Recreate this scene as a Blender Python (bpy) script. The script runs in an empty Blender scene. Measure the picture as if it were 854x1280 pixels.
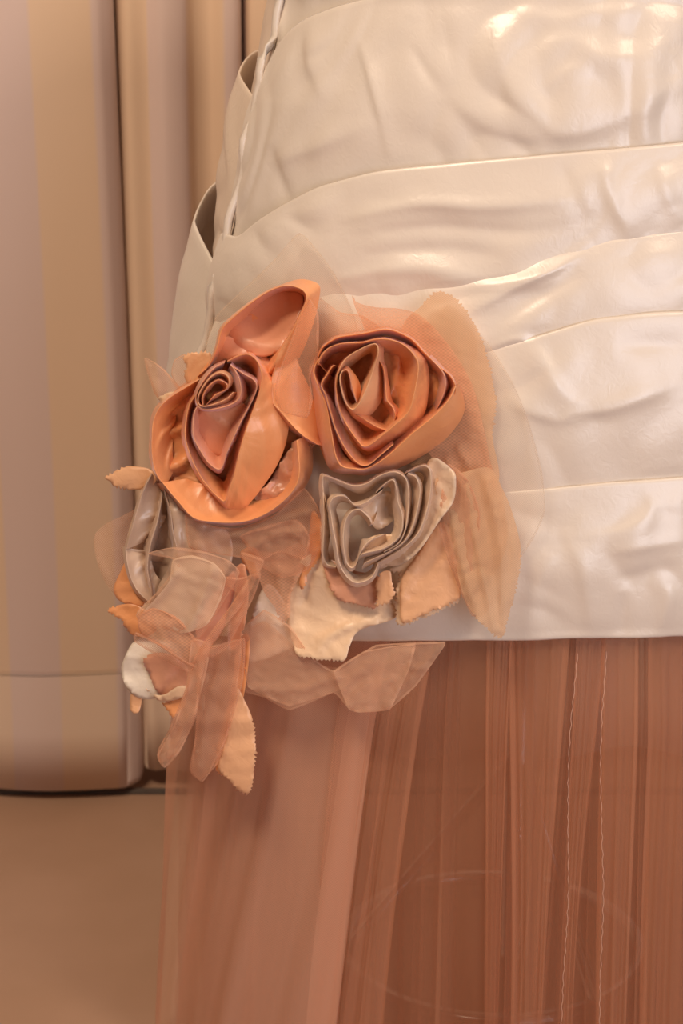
import bpy, bmesh, math, random
import numpy as np
from mathutils import Vector
from mathutils.geometry import delaunay_2d_cdt

S = bpy.context.scene
COL = S.collection
PI = math.pi
IW, IH, FPX = 854.0, 1280.0, 2400.0
CAM_H, PITCH = 0.85, math.radians(16.0)

# ------------------------------------------------------------------ camera
cd = bpy.data.cameras.new('camera'); cam = bpy.data.objects.new('camera', cd); COL.objects.link(cam)
cam.location = (0, 0, CAM_H); cam.rotation_euler = (PI / 2 - PITCH, 0, 0)
cd.sensor_fit = 'VERTICAL'; cd.sensor_height = 22.3; cd.sensor_width = 14.9
cd.lens = 22.3 * FPX / IH
cd.clip_start = 0.05; cd.clip_end = 50
cd.dof.use_dof = True; cd.dof.focus_distance = 1.30; cd.dof.aperture_fstop = 6.3
S.camera = cam

# ------------------------------------------------------------------ world, lights, exposure
w = bpy.data.worlds.new('world'); S.world = w; w.use_nodes = True
bg = w.node_tree.nodes['Background']
bg.inputs[0].default_value = (1.0, 0.78, 0.70, 1); bg.inputs[1].default_value = 0.11

def area(name, loc, target, size, power, color):
    l = bpy.data.lights.new(name, 'AREA'); l.shape = 'RECTANGLE'; l.size, l.size_y = size
    l.energy = power; l.color = color
    o = bpy.data.objects.new(name, l); COL.objects.link(o); o.location = loc
    o.rotation_euler = (Vector(target) - Vector(loc)).to_track_quat('-Z', 'Y').to_euler()
    return o
area('overhead_light', (-0.75, -0.10, 2.75), (0.0, 1.3, 0.5), (0.50, 0.50), 39, (1.0, 0.775, 0.57))
area('overhead_light', (1.35, -0.25, 2.3), (0.0, 1.4, 0.4), (0.40, 0.40), 20, (1.0, 0.775, 0.57))
area('overhead_light', (-1.0, 0.65, 2.6), (-0.45, 1.9, 0.5), (0.40, 0.40), 17, (1.0, 0.77, 0.56))  # unseen light added to brighten the curtain and the floor at left
area('shop_window', (1.35, -0.95, 0.75), (0.1, 1.3, 0.45), (1.2, 1.5), 29, (0.86, 0.88, 1.0))
S.view_settings.view_transform = 'Standard'; S.view_settings.look = 'None'
S.view_settings.gamma = 1.0; S.view_settings.use_curve_mapping = False
S.view_settings.exposure = -0.12
S.cycles.transparent_max_bounces = 40
S.cycles.max_bounces = 10; S.cycles.diffuse_bounces = 4; S.cycles.transmission_bounces = 6
S.cycles.caustics_reflective = False; S.cycles.caustics_refractive = False

# ------------------------------------------------------------------ pixel <-> world
CAM = np.array([0.0, 0.0, CAM_H])
FWD = np.array([0, math.cos(PITCH), -math.sin(PITCH)])
UPV = np.array([0, math.sin(PITCH), math.cos(PITCH)])
RGT = np.array([1.0, 0, 0])
def ray(px, py):
    px = np.asarray(px, float)[..., None]; py = np.asarray(py, float)[..., None]
    return FWD + RGT * ((px - IW / 2) / FPX) - UPV * ((py - IH / 2) / FPX)
def project(P):
    d = np.asarray(P) - CAM
    D = d @ FWD
    return IW / 2 + FPX * (d @ RGT) / D, IH / 2 - FPX * (d @ UPV) / D, D

rng = np.random.default_rng(7)
def noise1(x, seed, octaves=3):
    r = np.random.default_rng(seed); s = np.zeros_like(np.asarray(x, float)); f, a = 1.0, 1.0
    for _ in range(octaves):
        for k in range(2):
            s = s + a * np.sin(x * f * r.uniform(.7, 1.4) * 2 * PI + r.uniform(0, 6.28)) * .6
        f *= 2.1; a *= .5
    return s
def noise2(x, y, seed, octaves=3):
    r = np.random.default_rng(seed); s = np.zeros_like(np.asarray(x, float)); f, a = 1.0, 1.0
    for _ in range(octaves):
        for k in range(5):
            an = r.uniform(0, 2 * PI); q = f * r.uniform(.6, 1.5) * 2 * PI
            s = s + a * .45 * np.sin(q * (x * math.cos(an) + y * math.sin(an)) + r.uniform(0, 6.28))
        f *= 2.1; a *= .5
    return s

# ------------------------------------------------------------------ materials
def new_mat(name):
    m = bpy.data.materials.new(name); m.use_nodes = True
    return m, m.node_tree.nodes, m.node_tree.links, m.node_tree.nodes['Principled BSDF']
def satin(name, col, rough=.34, sheen=.35, tint=(.86, .80, .95), scale=1.0, var=.06, bump=.16, aniso=.3, spec=.5, crinkle=.30):
    m, N, L, b = new_mat(name)
    b.inputs['Roughness'].default_value = rough
    b.inputs['Specular IOR Level'].default_value = spec
    b.inputs['Anisotropic'].default_value = aniso
    b.inputs['Sheen Weight'].default_value = sheen
    b.inputs['Sheen Roughness'].default_value = .35
    b.inputs['Sheen Tint'].default_value = (*tint, 1)
    uv = N.new('ShaderNodeUVMap'); mp = N.new('ShaderNodeMapping')
    mp.inputs['Scale'].default_value = (900 * scale, 3500 * scale, 1)
    n1 = N.new('ShaderNodeTexNoise'); n1.inputs['Scale'].default_value = 1; n1.inputs['Detail'].default_value = 2
    L.new(uv.outputs[0], mp.inputs[0]); L.new(mp.outputs[0], n1.inputs['Vector'])
    n2 = N.new('ShaderNodeTexNoise'); n2.inputs['Scale'].default_value = 90; n2.inputs['Detail'].default_value = 3
    L.new(uv.outputs[0], n2.inputs['Vector'])
    mx = N.new('ShaderNodeMix'); mx.data_type = 'RGBA'
    mx.inputs[6].default_value = (*[c * (1 - var) for c in col], 1)
    mx.inputs[7].default_value = (*[min(1, c * (1 + var)) for c in col], 1)
    ad = N.new('ShaderNodeMath'); ad.operation = 'ADD'
    ml = N.new('ShaderNodeMath'); ml.operation = 'MULTIPLY'; ml.inputs[1].default_value = .5
    L.new(n1.outputs[0], ad.inputs[0]); L.new(n2.outputs[0], ad.inputs[1]); L.new(ad.outputs[0], ml.inputs[0])
    L.new(ml.outputs[0], mx.inputs[0]); L.new(mx.outputs[2], b.inputs['Base Color'])
    bp = N.new('ShaderNodeBump'); bp.inputs['Strength'].default_value = bump; bp.inputs['Distance'].default_value = .0004
    n3 = N.new('ShaderNodeTexNoise'); n3.inputs['Scale'].default_value = 130; n3.inputs['Detail'].default_value = 2; n3.inputs['Distortion'].default_value = 1.5
    L.new(uv.outputs[0], n3.inputs['Vector'])
    b2 = N.new('ShaderNodeBump'); b2.inputs['Strength'].default_value = crinkle; b2.inputs['Distance'].default_value = .0012
    L.new(n3.outputs[0], b2.inputs['Height']); L.new(b2.outputs[0], bp.inputs['Normal'])
    L.new(ml.outputs[0], bp.inputs['Height']); L.new(bp.outputs[0], b.inputs['Normal'])
    return m
def tulle(name, col, alpha, net=.07, period=.0010, trans=.45):
    m, N, L, b = new_mat(name)
    out = N['Material Output']; N.remove(b)
    df = N.new('ShaderNodeBsdfDiffuse'); df.inputs[0].default_value = (*col, 1)
    tl = N.new('ShaderNodeBsdfTranslucent'); tl.inputs[0].default_value = (*col, 1)
    m1 = N.new('ShaderNodeMixShader'); m1.inputs[0].default_value = trans
    L.new(df.outputs[0], m1.inputs[1]); L.new(tl.outputs[0], m1.inputs[2])
    tr = N.new('ShaderNodeBsdfTransparent')
    uv = N.new('ShaderNodeUVMap')
    a = None
    for ang in (.95, -.95):                      # two families of crossing net threads
        mp = N.new('ShaderNodeMapping'); mp.inputs['Rotation'].default_value = (0, 0, ang)
        wv = N.new('ShaderNodeTexWave'); wv.inputs['Scale'].default_value = .314 / period
        L.new(uv.outputs[0], mp.inputs[0]); L.new(mp.outputs[0], wv.inputs['Vector'])
        if a is None: a = wv
        else:
            mm = N.new('ShaderNodeMath'); mm.operation = 'ADD'
            L.new(a.outputs['Fac'], mm.inputs[0]); L.new(wv.outputs['Fac'], mm.inputs[1])
    mr = N.new('ShaderNodeMapRange'); mr.inputs['From Max'].default_value = 2
    mr.inputs['To Min'].default_value = max(0.02, alpha - net); mr.inputs['To Max'].default_value = alpha + net
    L.new(mm.outputs[0], mr.inputs[0])
    m2 = N.new('ShaderNodeMixShader')
    L.new(mr.outputs[0], m2.inputs[0]); L.new(tr.outputs[0], m2.inputs[1]); L.new(m1.outputs[0], m2.inputs[2])
    L.new(m2.outputs[0], out.inputs[0])
    return m

M = {}
M['ivory'] = satin('ivory_taffeta', (.76, .675, .585), .32, .35, (.86, .86, 1), bump=.10, var=.03, aniso=.35, spec=.8, crinkle=.14)
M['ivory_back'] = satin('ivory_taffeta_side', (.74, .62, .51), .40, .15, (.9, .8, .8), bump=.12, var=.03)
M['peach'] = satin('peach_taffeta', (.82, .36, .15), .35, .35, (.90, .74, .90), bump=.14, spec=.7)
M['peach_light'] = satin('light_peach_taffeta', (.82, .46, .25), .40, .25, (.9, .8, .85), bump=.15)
M['mauve'] = satin('rose_mauve_taffeta', (.74, .36, .22), .34, .45, (.88, .76, .95), bump=.14, spec=.75)
M['silver'] = satin('silver_taffeta', (.73, .54, .385), .34, .35, (.82, .82, 1), bump=.12, spec=.8)
M['silver_shaded'] = satin('shaded_silver_taffeta', (.56, .40, .29), .36, .25, (.88, .82, .95), bump=.12, spec=.8)  # silver cloth in a darker base colour that stands for its shade
M['cream'] = satin('cream_taffeta', (.83, .59, .39), .34, .35, (.85, .80, 1), bump=.12)
M['white'] = satin('white_organza', (.84, .74, .62), .5, .2, bump=.1)
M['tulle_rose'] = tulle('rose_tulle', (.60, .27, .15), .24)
M['tulle_shaded'] = tulle('shaded_rose_tulle', (.50, .17, .05), .38)  # layer colours darken inward: shade from the outer net put into the colour
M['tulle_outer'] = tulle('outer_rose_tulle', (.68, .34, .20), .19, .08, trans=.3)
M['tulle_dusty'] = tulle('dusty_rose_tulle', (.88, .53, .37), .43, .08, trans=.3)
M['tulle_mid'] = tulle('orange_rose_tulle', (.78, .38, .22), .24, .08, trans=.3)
M['tulle_peach'] = tulle('peach_tulle', (.88, .53, .35), .36)
M['tulle_pale'] = tulle('pale_peach_tulle', (.90, .60, .42), .42)
M['tulle_ivory'] = tulle('ivory_tulle', (.82, .66, .50), .22, .08)
M['organza_beige'] = tulle('beige_organza', (.80, .52, .31), .74, .10, .0012, .3)
M['organza_pale'] = tulle('cream_organza', (.88, .66, .48), .62, .08, .0010, .3)
M['organza_peach'] = tulle('peach_organza', (.80, .44, .27), .62, .14, .0018, .3)
M['thread'] = satin('pale_thread', (.72, .48, .38), .5, .2)
m, N, L, b = new_mat('polished_steel'); M['steel'] = m
b.inputs['Base Color'].default_value = (.72, .70, .68, 1); b.inputs['Metallic'].default_value = 1; b.inputs['Roughness'].default_value = .18

# ------------------------------------------------------------------ object helpers
def mesh_obj(name, V, F, mat, parent=None, uv=None, smooth=True, solid=0):
    me = bpy.data.meshes.new(name)
    me.from_pydata([tuple(map(float, v)) for v in V], [], [tuple(map(int, f)) for f in F])
    if uv is not None:
        ul = me.uv_layers.new(name='UVMap')
        li = np.zeros(len(me.loops), dtype=np.int32); me.loops.foreach_get('vertex_index', li)
        ul.data.foreach_set('uv', np.asarray(uv, np.float32)[li].ravel())
    me.polygons.foreach_set('use_smooth', [smooth] * len(me.polygons))
    me.materials.append(mat); me.update()
    o = bpy.data.objects.new(name, me); COL.objects.link(o)
    if parent is not None:
        o.parent = parent
        o.matrix_parent_inverse = parent.matrix_basis.inverted()
    if solid:
        md = o.modifiers.new('cloth_thickness', 'SOLIDIFY'); md.thickness = solid; md.offset = 0
    return o
def thing(name, label, cat, loc, group=None):
    o = bpy.data.objects.new(name, None); COL.objects.link(o); o.location = loc
    o.empty_display_size = .05
    o['label'] = label; o['category'] = cat
    if group: o['group'] = group
    return o
def structure(o): o['kind'] = 'structure'; return o
def grid_faces(n, m, closed=False):
    F = []
    for i in range(n if closed else n - 1):
        i2 = (i + 1) % n
        for j in range(m - 1):
            F.append((i * m + j, i2 * m + j, i2 * m + j + 1, i * m + j + 1))
    return F
def catmull(P, n, closed=False):
    P = np.asarray(P, float)
    if closed: Q = np.vstack([P[-1], P, P[0], P[1]])
    else: Q = np.vstack([2 * P[0] - P[1], P, 2 * P[-1] - P[-2]])
    out = []
    for i in range(1, len(Q) - 2):
        p0, p1, p2, p3 = Q[i - 1:i + 3]
        t = np.linspace(0, 1, 24, endpoint=False)[:, None]
        out.append(.5 * ((2 * p1) + (-p0 + p2) * t + (2 * p0 - 5 * p1 + 4 * p2 - p3) * t ** 2 + (-p0 + 3 * p1 - 3 * p2 + p3) * t ** 3))
    out = np.vstack(out + ([] if closed else [Q[-2][None]]))
    if closed: out = np.vstack([out, out[0]])
    d = np.r_[0, np.cumsum(np.linalg.norm(np.diff(out[:, :2], axis=0), axis=1) + 1e-9)]
    s = np.linspace(0, d[-1], n + (1 if closed else 0))
    R = np.stack([np.interp(s, d, out[:, k]) for k in range(out.shape[1])], 1)
    return (R[:-1] if closed else R), d[-1]
def tube(name, P, r, mat, parent=None, sides=8, closed=False):
    P = np.asarray(P, float); n = len(P); V = []
    for i in range(n):
        a = P[(i + 1) % n] if (closed or i < n - 1) else P[i]; c = P[i - 1] if (closed or i > 0) else P[i]
        t = Vector(a - c).normalized(); x = t.orthogonal().normalized() if abs(t.z) > .9 else t.cross(Vector((0, 0, 1))).normalized()
        y = t.cross(x)
        for k in range(sides):
            q = 2 * PI * k / sides
            V.append(Vector(P[i]) + (x * math.cos(q) + y * math.sin(q)) * r)
    F = []
    for i in range(n if closed else n - 1):
        for k in range(sides):
            i2 = (i + 1) % n; k2 = (k + 1) % sides
            F.append((i * sides + k, i2 * sides + k, i2 * sides + k2, i * sides + k2))
    if not closed:
        F.append(tuple(range(sides))[::-1]); F.append(tuple((n - 1) * sides + k for k in range(sides)))
    uv = [(v[0] + v[1], v[2]) for v in V]
    return mesh_obj(name, V, F, mat, parent, uv)

# ------------------------------------------------------------------ the room
def simple_mat(name, c1, c2, scale, rough, bump=.1, stretch=(1, 1, 1)):
    m, N, L, b = new_mat(name)
    tc = N.new('ShaderNodeTexCoord'); mp = N.new('ShaderNodeMapping'); mp.inputs['Scale'].default_value = stretch
    n = N.new('ShaderNodeTexNoise'); n.inputs['Scale'].default_value = scale; n.inputs['Detail'].default_value = 6
    L.new(tc.outputs['Object'], mp.inputs[0]); L.new(mp.outputs[0], n.inputs['Vector'])
    cr = N.new('ShaderNodeValToRGB'); cr.color_ramp.elements[0].color = (*c1, 1); cr.color_ramp.elements[1].color = (*c2, 1)
    cr.color_ramp.elements[0].position = .35; cr.color_ramp.elements[1].position = .65
    L.new(n.outputs[0], cr.inputs[0]); L.new(cr.outputs[0], b.inputs['Base Color'])
    bp = N.new('ShaderNodeBump'); bp.inputs['Strength'].default_value = bump; bp.inputs['Distance'].default_value = .002
    L.new(n.outputs[0], bp.inputs['Height']); L.new(bp.outputs[0], b.inputs['Normal'])
    b.inputs['Roughness'].default_value = rough
    return m
M['floor'] = simple_mat('polished_concrete', (.38, .235, .155), (.43, .27, .185), 5, .45, .05)
M['wall'] = simple_mat('plaster', (.42, .30, .22), (.45, .33, .25), 20, .8)
M['trim'] = simple_mat('dark_strip', (.10, .08, .07), (.13, .11, .09), 30, .5)
def box(name, lo, hi, mat, parent=None, bev=.001):
    bm = bmesh.new(); bmesh.ops.create_cube(bm, size=1)
    for v in bm.verts:
        v.co = Vector([(lo[k] + hi[k]) / 2 + v.co[k] * (hi[k] - lo[k]) for k in range(3)])
    if bev: bmesh.ops.bevel(bm, geom=list(bm.edges), offset=bev, segments=2, affect='EDGES')
    me = bpy.data.meshes.new(name); bm.to_mesh(me); bm.free(); me.materials.append(mat)
    o = bpy.data.objects.new(name, me); COL.objects.link(o)
    if parent: o.parent = parent; o.matrix_parent_inverse = parent.matrix_basis.inverted()
    return o
structure(box('floor', (-3, -2.5, -.1), (3, 2.6, 0), M['floor'], bev=0))
structure(box('wall_back', (-3, 2.45, 0), (3, 2.6, 2.8), M['wall'], bev=0))

# ------------------------------------------------------------------ curtain
def floor_y(py, z=0.0):
    r = ray(IW / 2, py); return float((z - CAM_H) / r[2] * r[1])
CUR_Y = floor_y(987, .012)
GAP_Y = floor_y(993.5)
structure(box('trim_1', (-3, GAP_Y + .0, 0), (3, GAP_Y + .010, .004), M['trim'], bev=.001))
def px_at(px, y, py=500):
    r = ray(px, py); return float(r[0] / r[1] * y)
def curtain_material(name, cols):
    m, N, L, b = new_mat(name)
    uv = N.new('ShaderNodeUVMap'); sx = N.new('ShaderNodeSeparateXYZ'); L.new(uv.outputs[0], sx.inputs[0])
    cr = N.new('ShaderNodeValToRGB'); R = cr.color_ramp
    lav, crm = cols
    stops = [(0, lav), (.52, lav), (.55, crm), (.97, crm), (1.0, lav)]
    R.elements[0].position = stops[0][0]; R.elements[0].color = lav
    R.elements[1].position = 1.0; R.elements[1].color = lav
    for p, c in stops[1:4]:
        e = R.elements.new(p); e.color = c
    fr = N.new('ShaderNodeMath'); fr.operation = 'FRACT'; L.new(sx.outputs[0], fr.inputs[0])
    L.new(fr.outputs[0], cr.inputs[0])
    nz = N.new('ShaderNodeTexNoise'); nz.inputs['Scale'].default_value = 900
    tc = N.new('ShaderNodeTexCoord'); mp = N.new('ShaderNodeMapping'); mp.inputs['Scale'].default_value = (1, 1, .5)
    L.new(tc.outputs['Object'], mp.inputs[0]); L.new(mp.outputs[0], nz.inputs['Vector'])
    bp = N.new('ShaderNodeBump'); bp.inputs['Strength'].default_value = .15; bp.inputs['Distance'].default_value = .0005
    L.new(nz.outputs[0], bp.inputs['Height']); L.new(bp.outputs[0], b.inputs['Normal'])
    L.new(cr.outputs[0], b.inputs['Base Color']); b.inputs['Roughness'].default_value = .65
    b.inputs['Sheen Weight'].default_value = .25
    return m
M['voile'] = curtain_material('striped_voile', ((.70, .56, .52, 1), (.76, .575, .42, 1)))
M['voile_hem'] = curtain_material('striped_voile_doubled', ((.76, .62, .57, 1), (.80, .63, .49, 1)))
# plan of the curtain: (photo column, distance behind the front fold in metres, stripe coordinate)
plan = [(-420, .05, -2.9), (-330, .0, -2.1), (-230, .03, -1.4), (-150, .05, -.9), (-60, .012, -.35), (0, .0, .10), (50, -.002, .53), (122, .004, .97), (140, .012, 1.10), (151, .028, 1.2),
        (152.5, .060, 1.35)]
plan2 = [(152, .064, 1.56), (157, .040, 1.60), (170, .032, 1.72), (192, .036, 1.98), (212, .030, 2.2), (236, .040, 2.50), (246, .060, 2.58), (266, .068, 2.8), (284, .062, 2.99),
         (302, .070, 3.1), (305, .105, 3.4), (312, .085, 3.58), (335, .08, 3.9), (380, .06, 4.4), (440, .09, 5), (520, .06, 6), (600, .09, 6.8), (700, .06, 7.8), (800, .09, 8.7), (900, .06, 9.6), (1020, .09, 10.6)]
cur = thing('curtain', 'pale voile curtain with cream and lavender stripes hanging to the floor behind the dress', 'curtain', (px_at(150, CUR_Y), CUR_Y, 0))
def curtain_panel(plan, ztop, zbot, hemh, seed, n):
    P = np.array([(px_at(a + 7, CUR_Y + d), CUR_Y + d, u) for a, d, u in plan])
    C, ln = catmull(P, n)
    zs = np.linspace(ztop, zbot + hemh, 40)
    V, UV = [], []
    for i in range(n):
        for z in zs:
            q = (z - zbot)
            dy = .004 * math.sin(3.1 * z + seed) * math.sin(C[i, 0] * 20 + seed)
            V.append((C[i, 0] + .003 * math.sin(4 * z + seed), C[i, 1] + dy, z)); UV.append((C[i, 2], z))
    o = mesh_obj('curtain_panel', V, grid_faces(n, len(zs)), M['voile'], cur, UV)
    V, UV = [], []
    hz = [(zbot + hemh + .004, .0005), (zbot + hemh + .003, -.0016), (zbot + hemh - .002, -.0026)] + [(zbot + hemh * k, -.0030) for k in (.75, .5, .25, .05)] + [(zbot, -.001), (zbot, .002), (zbot + hemh * .5, .003), (zbot + hemh, .002)]
    for i in range(n):
        a = C[min(i + 1, n - 1)] - C[max(i - 1, 0)]; nn = np.array([a[1], -a[0]]); nn /= np.linalg.norm(nn) + 1e-9
        for z, off in hz:
            dy = .004 * math.sin(3.1 * z + seed) * math.sin(C[i, 0] * 20 + seed)
            V.append((C[i, 0] + .003 * math.sin(4 * z + seed) - nn[0] * off * -1 * -1, C[i, 1] + dy - nn[1] * off * -1, z)); UV.append((C[i, 2], z))
    h = mesh_obj('hem', V, grid_faces(n, len(hz)), M['voile_hem'], o, UV)
    return o
curtain_panel(plan, 2.3, .012, .128, .4, 150)
curtain_panel(plan2, 2.3, .022, .128, 1.9, 300)

# ------------------------------------------------------------------ the dress body: an elliptical cone
X0, Y0 = .158, 1.44
sil = [(-400, 352), (-100, 350), (0, 345), (120, 312), (250, 285), (350, 258), (430, 245), (800, 212), (1280, 232)]
zt, at_ = [], []
for py, px in sil:
    r = ray(px, py); D = Y0 / r[1]; zt.append(CAM_H + D * r[2]); at_.append(X0 - D * r[0])
zt, at_ = np.array(zt)[::-1], np.array(at_)[::-1]
def A(z): return np.interp(z, zt, at_)
def B(z): return A(z) * .68
def body(t, z, off=0.0):
    a, b_ = A(z) + off, B(z) + off
    return np.stack([X0 + a * np.cos(t), Y0 + b_ * np.sin(t), z + 0 * t], -1)
def hit(px, py, off=0.0):
    """first point of the body seen at a photo pixel -> (angle, height, view depth) ; nan when missed"""
    r = ray(px, py)
    Ds = np.linspace(1.0, 1.75, 1500)
    P = CAM + Ds[:, None] * r
    a, b_ = A(P[:, 2]) + off, B(P[:, 2]) + off
    q = ((P[:, 0] - X0) / a) ** 2 + ((P[:, 1] - Y0) / b_) ** 2
    k = np.argmax(q < 1)
    if q[k] >= 1: return None
    p = P[k]
    return math.atan2((p[1] - Y0) / b_[k], (p[0] - X0) / a[k]), p[2], Ds[k]

dress = thing('wedding_dress', 'ivory taffeta wedding dress with draped tiers over a dusty rose tulle skirt', 'dress', (X0, Y0, 0))

def norm_t(t): return t if t < PI / 2 else t - 2 * PI        # front -pi/2, left limb about -pi
T_SEAM = norm_t(hit(311, 225)[0])
T_RIGHT = T_SEAM + PI + .25
RIDGES = [  # photo path of a crease, width px above / below, height mm
    ([(620, 20), (628, 80), (655, 135), (710, 165), (790, 138), (860, 95)], 44, 20, 4.5),
    ([(640, 12), (700, 24), (760, 14), (860, 6)], 16, 24, 2.6),
    ([(672, 62), (715, 50), (760, 72), (860, 52)], 18, 34, 3.2),
    ([(680, 112), (712, 88), (740, 92)], 12, 26, 2.0), ([(840, 60), (846, 100), (800, 128)], 20, 14, 1.5),
    ([(448, 50), (466, 105), (480, 160), (490, 206)], 16, 7, 2.4), ([(512, 55), (536, 95), (556, 120)], 10, 10, -1.6),
    ([(335, 205), (400, 182), (470, 150)], 26, 14, 3.0), ([(380, 20), (388, 80), (410, 130)], 22, 10, 2.0),
    ([(338, 180), (350, 225), (366, 262)], 9, 14, -2.4), ([(560, 120), (630, 165), (720, 168)], 30, 16, 2.4),
    ([(420, 276), (520, 256), (620, 258), (740, 246)], 18, 12, 3.4), ([(430, 296), (540, 284), (660, 290), (760, 270)], 14, 18, -2.6),
    ([(752, 200), (764, 250), (792, 300)], 18, 9, 3.0), ([(700, 200), (720, 250), (735, 285)], 12, 22, -2.0), ([(820, 200), (836, 250), (854, 280)], 18, 12, 2.0),
    ([(742, 305), (700, 332), (645, 358), (570, 398)], 10, 24, 5.0), ([(730, 342), (668, 376), (600, 420)], 14, 18, -3.0),
    ([(410, 352), (480, 338), (550, 338), (630, 352)], 14, 18, 3.2), ([(450, 318), (560, 312), (640, 324)], 14, 12, -2.4),
    ([(606, 438), (650, 424), (676, 444), (696, 482), (728, 512)], 10, 26, 4.5),
    ([(700, 520), (770, 508), (860, 474)], 22, 12, 3.6), ([(630, 500), (690, 522), (740, 520)], 20, 12, 3.0), ([(770, 430), (870, 425)], 26, 20, -2.5),
    ([(806, 600), (812, 636), (780, 662), (720, 676)], 26, 10, 3.2), ([(706, 660), (728, 715), (742, 800)], 22, 11, 3.0),
    ([(690, 690), (668, 745), (664, 800)], 14, 22, 2.6), ([(770, 725), (862, 706)], 14, 18, -2.0), ([(760, 690), (870, 672)], 16, 12, 2.2),
    ([(838, 730), (824, 800)], 16, 10, 2.4), ([(650, 700), (616, 800)], 14, 20, 2.2), ([(640, 640), (720, 668)], 26, 20, -2.0), ([(780, 740), (776, 800)], 14, 12, -2.0),
]
def ridge_disp(px, py):
    d = np.zeros_like(px)
    for path, w1, w2, amp in RIDGES:
        C, _ = catmull(np.array(path, float), 60)
        wm = 3 * max(w1, w2)
        box_ = (px > C[:, 0].min() - wm) & (px < C[:, 0].max() + wm) & (py > C[:, 1].min() - wm) & (py < C[:, 1].max() + wm)
        if not box_.any(): continue
        bx, by = px[box_], py[box_]
        dd = (bx[:, None] - C[None, :, 0]) ** 2 + (by[:, None] - C[None, :, 1]) ** 2
        k = dd.argmin(1); s = k / 59.0
        tg = np.gradient(C, axis=0)
        side = tg[k, 0] * (by - C[k, 1]) - tg[k, 1] * (bx - C[k, 0])
        lon = tg[k, 0] * (bx - C[k, 0]) + tg[k, 1] * (by - C[k, 1])
        fade = np.sin(PI * np.clip(s, 0, 1)) ** .8
        wv = np.where(side > 0, w2, w1) * (.7 + .5 * s)
        dist = np.sqrt(dd[np.arange(len(k)), k])
        d[box_] += amp * fade / (1 + (dist / wv) ** 2) ** 1.6
    return d * .0008
def crush(x, y, seed):
    """soft facets of crushed taffeta"""
    wx = noise2(x, y, seed + 1, 2) * .35; wy = noise2(x, y, seed + 2, 2) * .35
    a = noise2(x + wx, y + wy, seed + 3, 1); b_ = noise2(x * 1.9 + wy, y * 1.9 + wx, seed + 4, 1)
    return np.sqrt(a * a + .03) + .45 * np.sqrt(b_ * b_ + .02) - .8

def edge_curve(path):
    pts = []
    for x, y in path:
        h = hit(x, y, .006)
        if h: pts.append((norm_t(h[0]), h[1]))
    pts.sort(); p = np.array(pts)
    return p
EDGES = [
    [(300, -420), (600, -440), (1000, -440)],
    [(331, 92), (345, 60), (360, 40), (384, 22), (420, 8), (500, -12), (620, -30), (854, -60), (1050, -80)],
    [(303, 296), (320, 280), (345, 263), (400, 233), (470, 214), (500, 210), (600, 200), (700, 191), (854, 177), (1050, 165)],
    [(262, 385), (330, 370), (430, 350), (560, 338), (640, 327), (700, 314), (772, 298), (854, 286), (1050, 270)],
    [(255, 470), (400, 462), (540, 452), (606, 437), (655, 424), (740, 398), (815, 389), (854, 388), (1050, 380)],
    [(240, 640), (400, 632), (560, 622), (640, 615), (700, 609), (760, 603), (854, 596), (1050, 585)],
    [(235, 790), (350, 799), (500, 803), (610, 802), (720, 800), (854, 797), (1050, 785)],
]
def tier(name, top, bot, lip, t0, t1, n, hem=False, mat='ivory', seed=0, lipfade=None):
    ts = np.linspace(t0, t1, n)
    zt_ = np.interp(ts, top[:, 0], top[:, 1]); zb = np.interp(ts, bot[:, 0], bot[:, 1])
    k = np.ones(9) / 9
    zt_ = np.convolve(np.pad(zt_, 4, 'edge'), k, 'valid'); zb = np.convolve(np.pad(zb, 4, 'edge'), k, 'valid')
    if not hem: zb = zb - .022
    lipv = lip(ts) if callable(lip) else np.full(n, lip)
    rows = [(.030, -.0045), (.016, -.0038), (.006, -.0030), (.0015, -.0020), (.0, -.0008)]
    V, UV = [], []
    L_ = zt_ - zb
    m = 70
    sv = np.concatenate([[.0009 / .1], np.linspace(0.03, 1, m)])
    allP = []
    for s0, off in rows:
        allP.append((zt_ - s0, lipv + off + 0 * ts, np.zeros(n)))
    for s in sv:
        prof = lipv * ((1 - s) ** .75) + .0045 * math.sin(PI * min(1, s * 1.05)) ** 1
        allP.append((zt_ - s * L_, prof - (.0015 if s > .97 and not hem else 0), np.full(n, min(1, s * 6) * (1 if hem else min(1, (1 - s) * 6)))))
    if hem:
        for ds, off in ((.0012, -.0008), (.0014, -.0022), (0, -.0035), (-.02, -.004), (-.05, -.004)):
            allP.append((zb - ds, np.full(n, off), np.ones(n)))
    Z = np.stack([a[0] for a in allP], 1); O = np.stack([a[1] for a in allP], 1); W = np.stack([a[2] for a in allP], 1)
    T = np.repeat(ts[:, None], Z.shape[1], 1)
    P = body(T, Z, O)
    px, py, D = project(P.reshape(-1, 3)); px = px.reshape(T.shape); py = py.reshape(T.shape)
    front = (T < -.15) & (T > -PI + .1)
    rd = ridge_disp(px.ravel(), py.ravel()).reshape(T.shape) * front
    nz = .0014 * crush(T * 1.1, Z * 5.5, seed + 5) + .00025 * noise2(T * 6, Z * 26, seed + 8, 1)
    O = O + (rd + nz) * np.clip(W, .12, 1) * np.where(np.arange(Z.shape[1])[None, :] < 5, .6, 1)
    P = body(T, Z, O)
    UV = np.stack([T * .3, Z], -1).reshape(-1, 2)
    return mesh_obj(name, P.reshape(-1, 3), grid_faces(n, Z.shape[1]), M[mat], dress, UV)
EC = [edge_curve(e) for e in EDGES]
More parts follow.
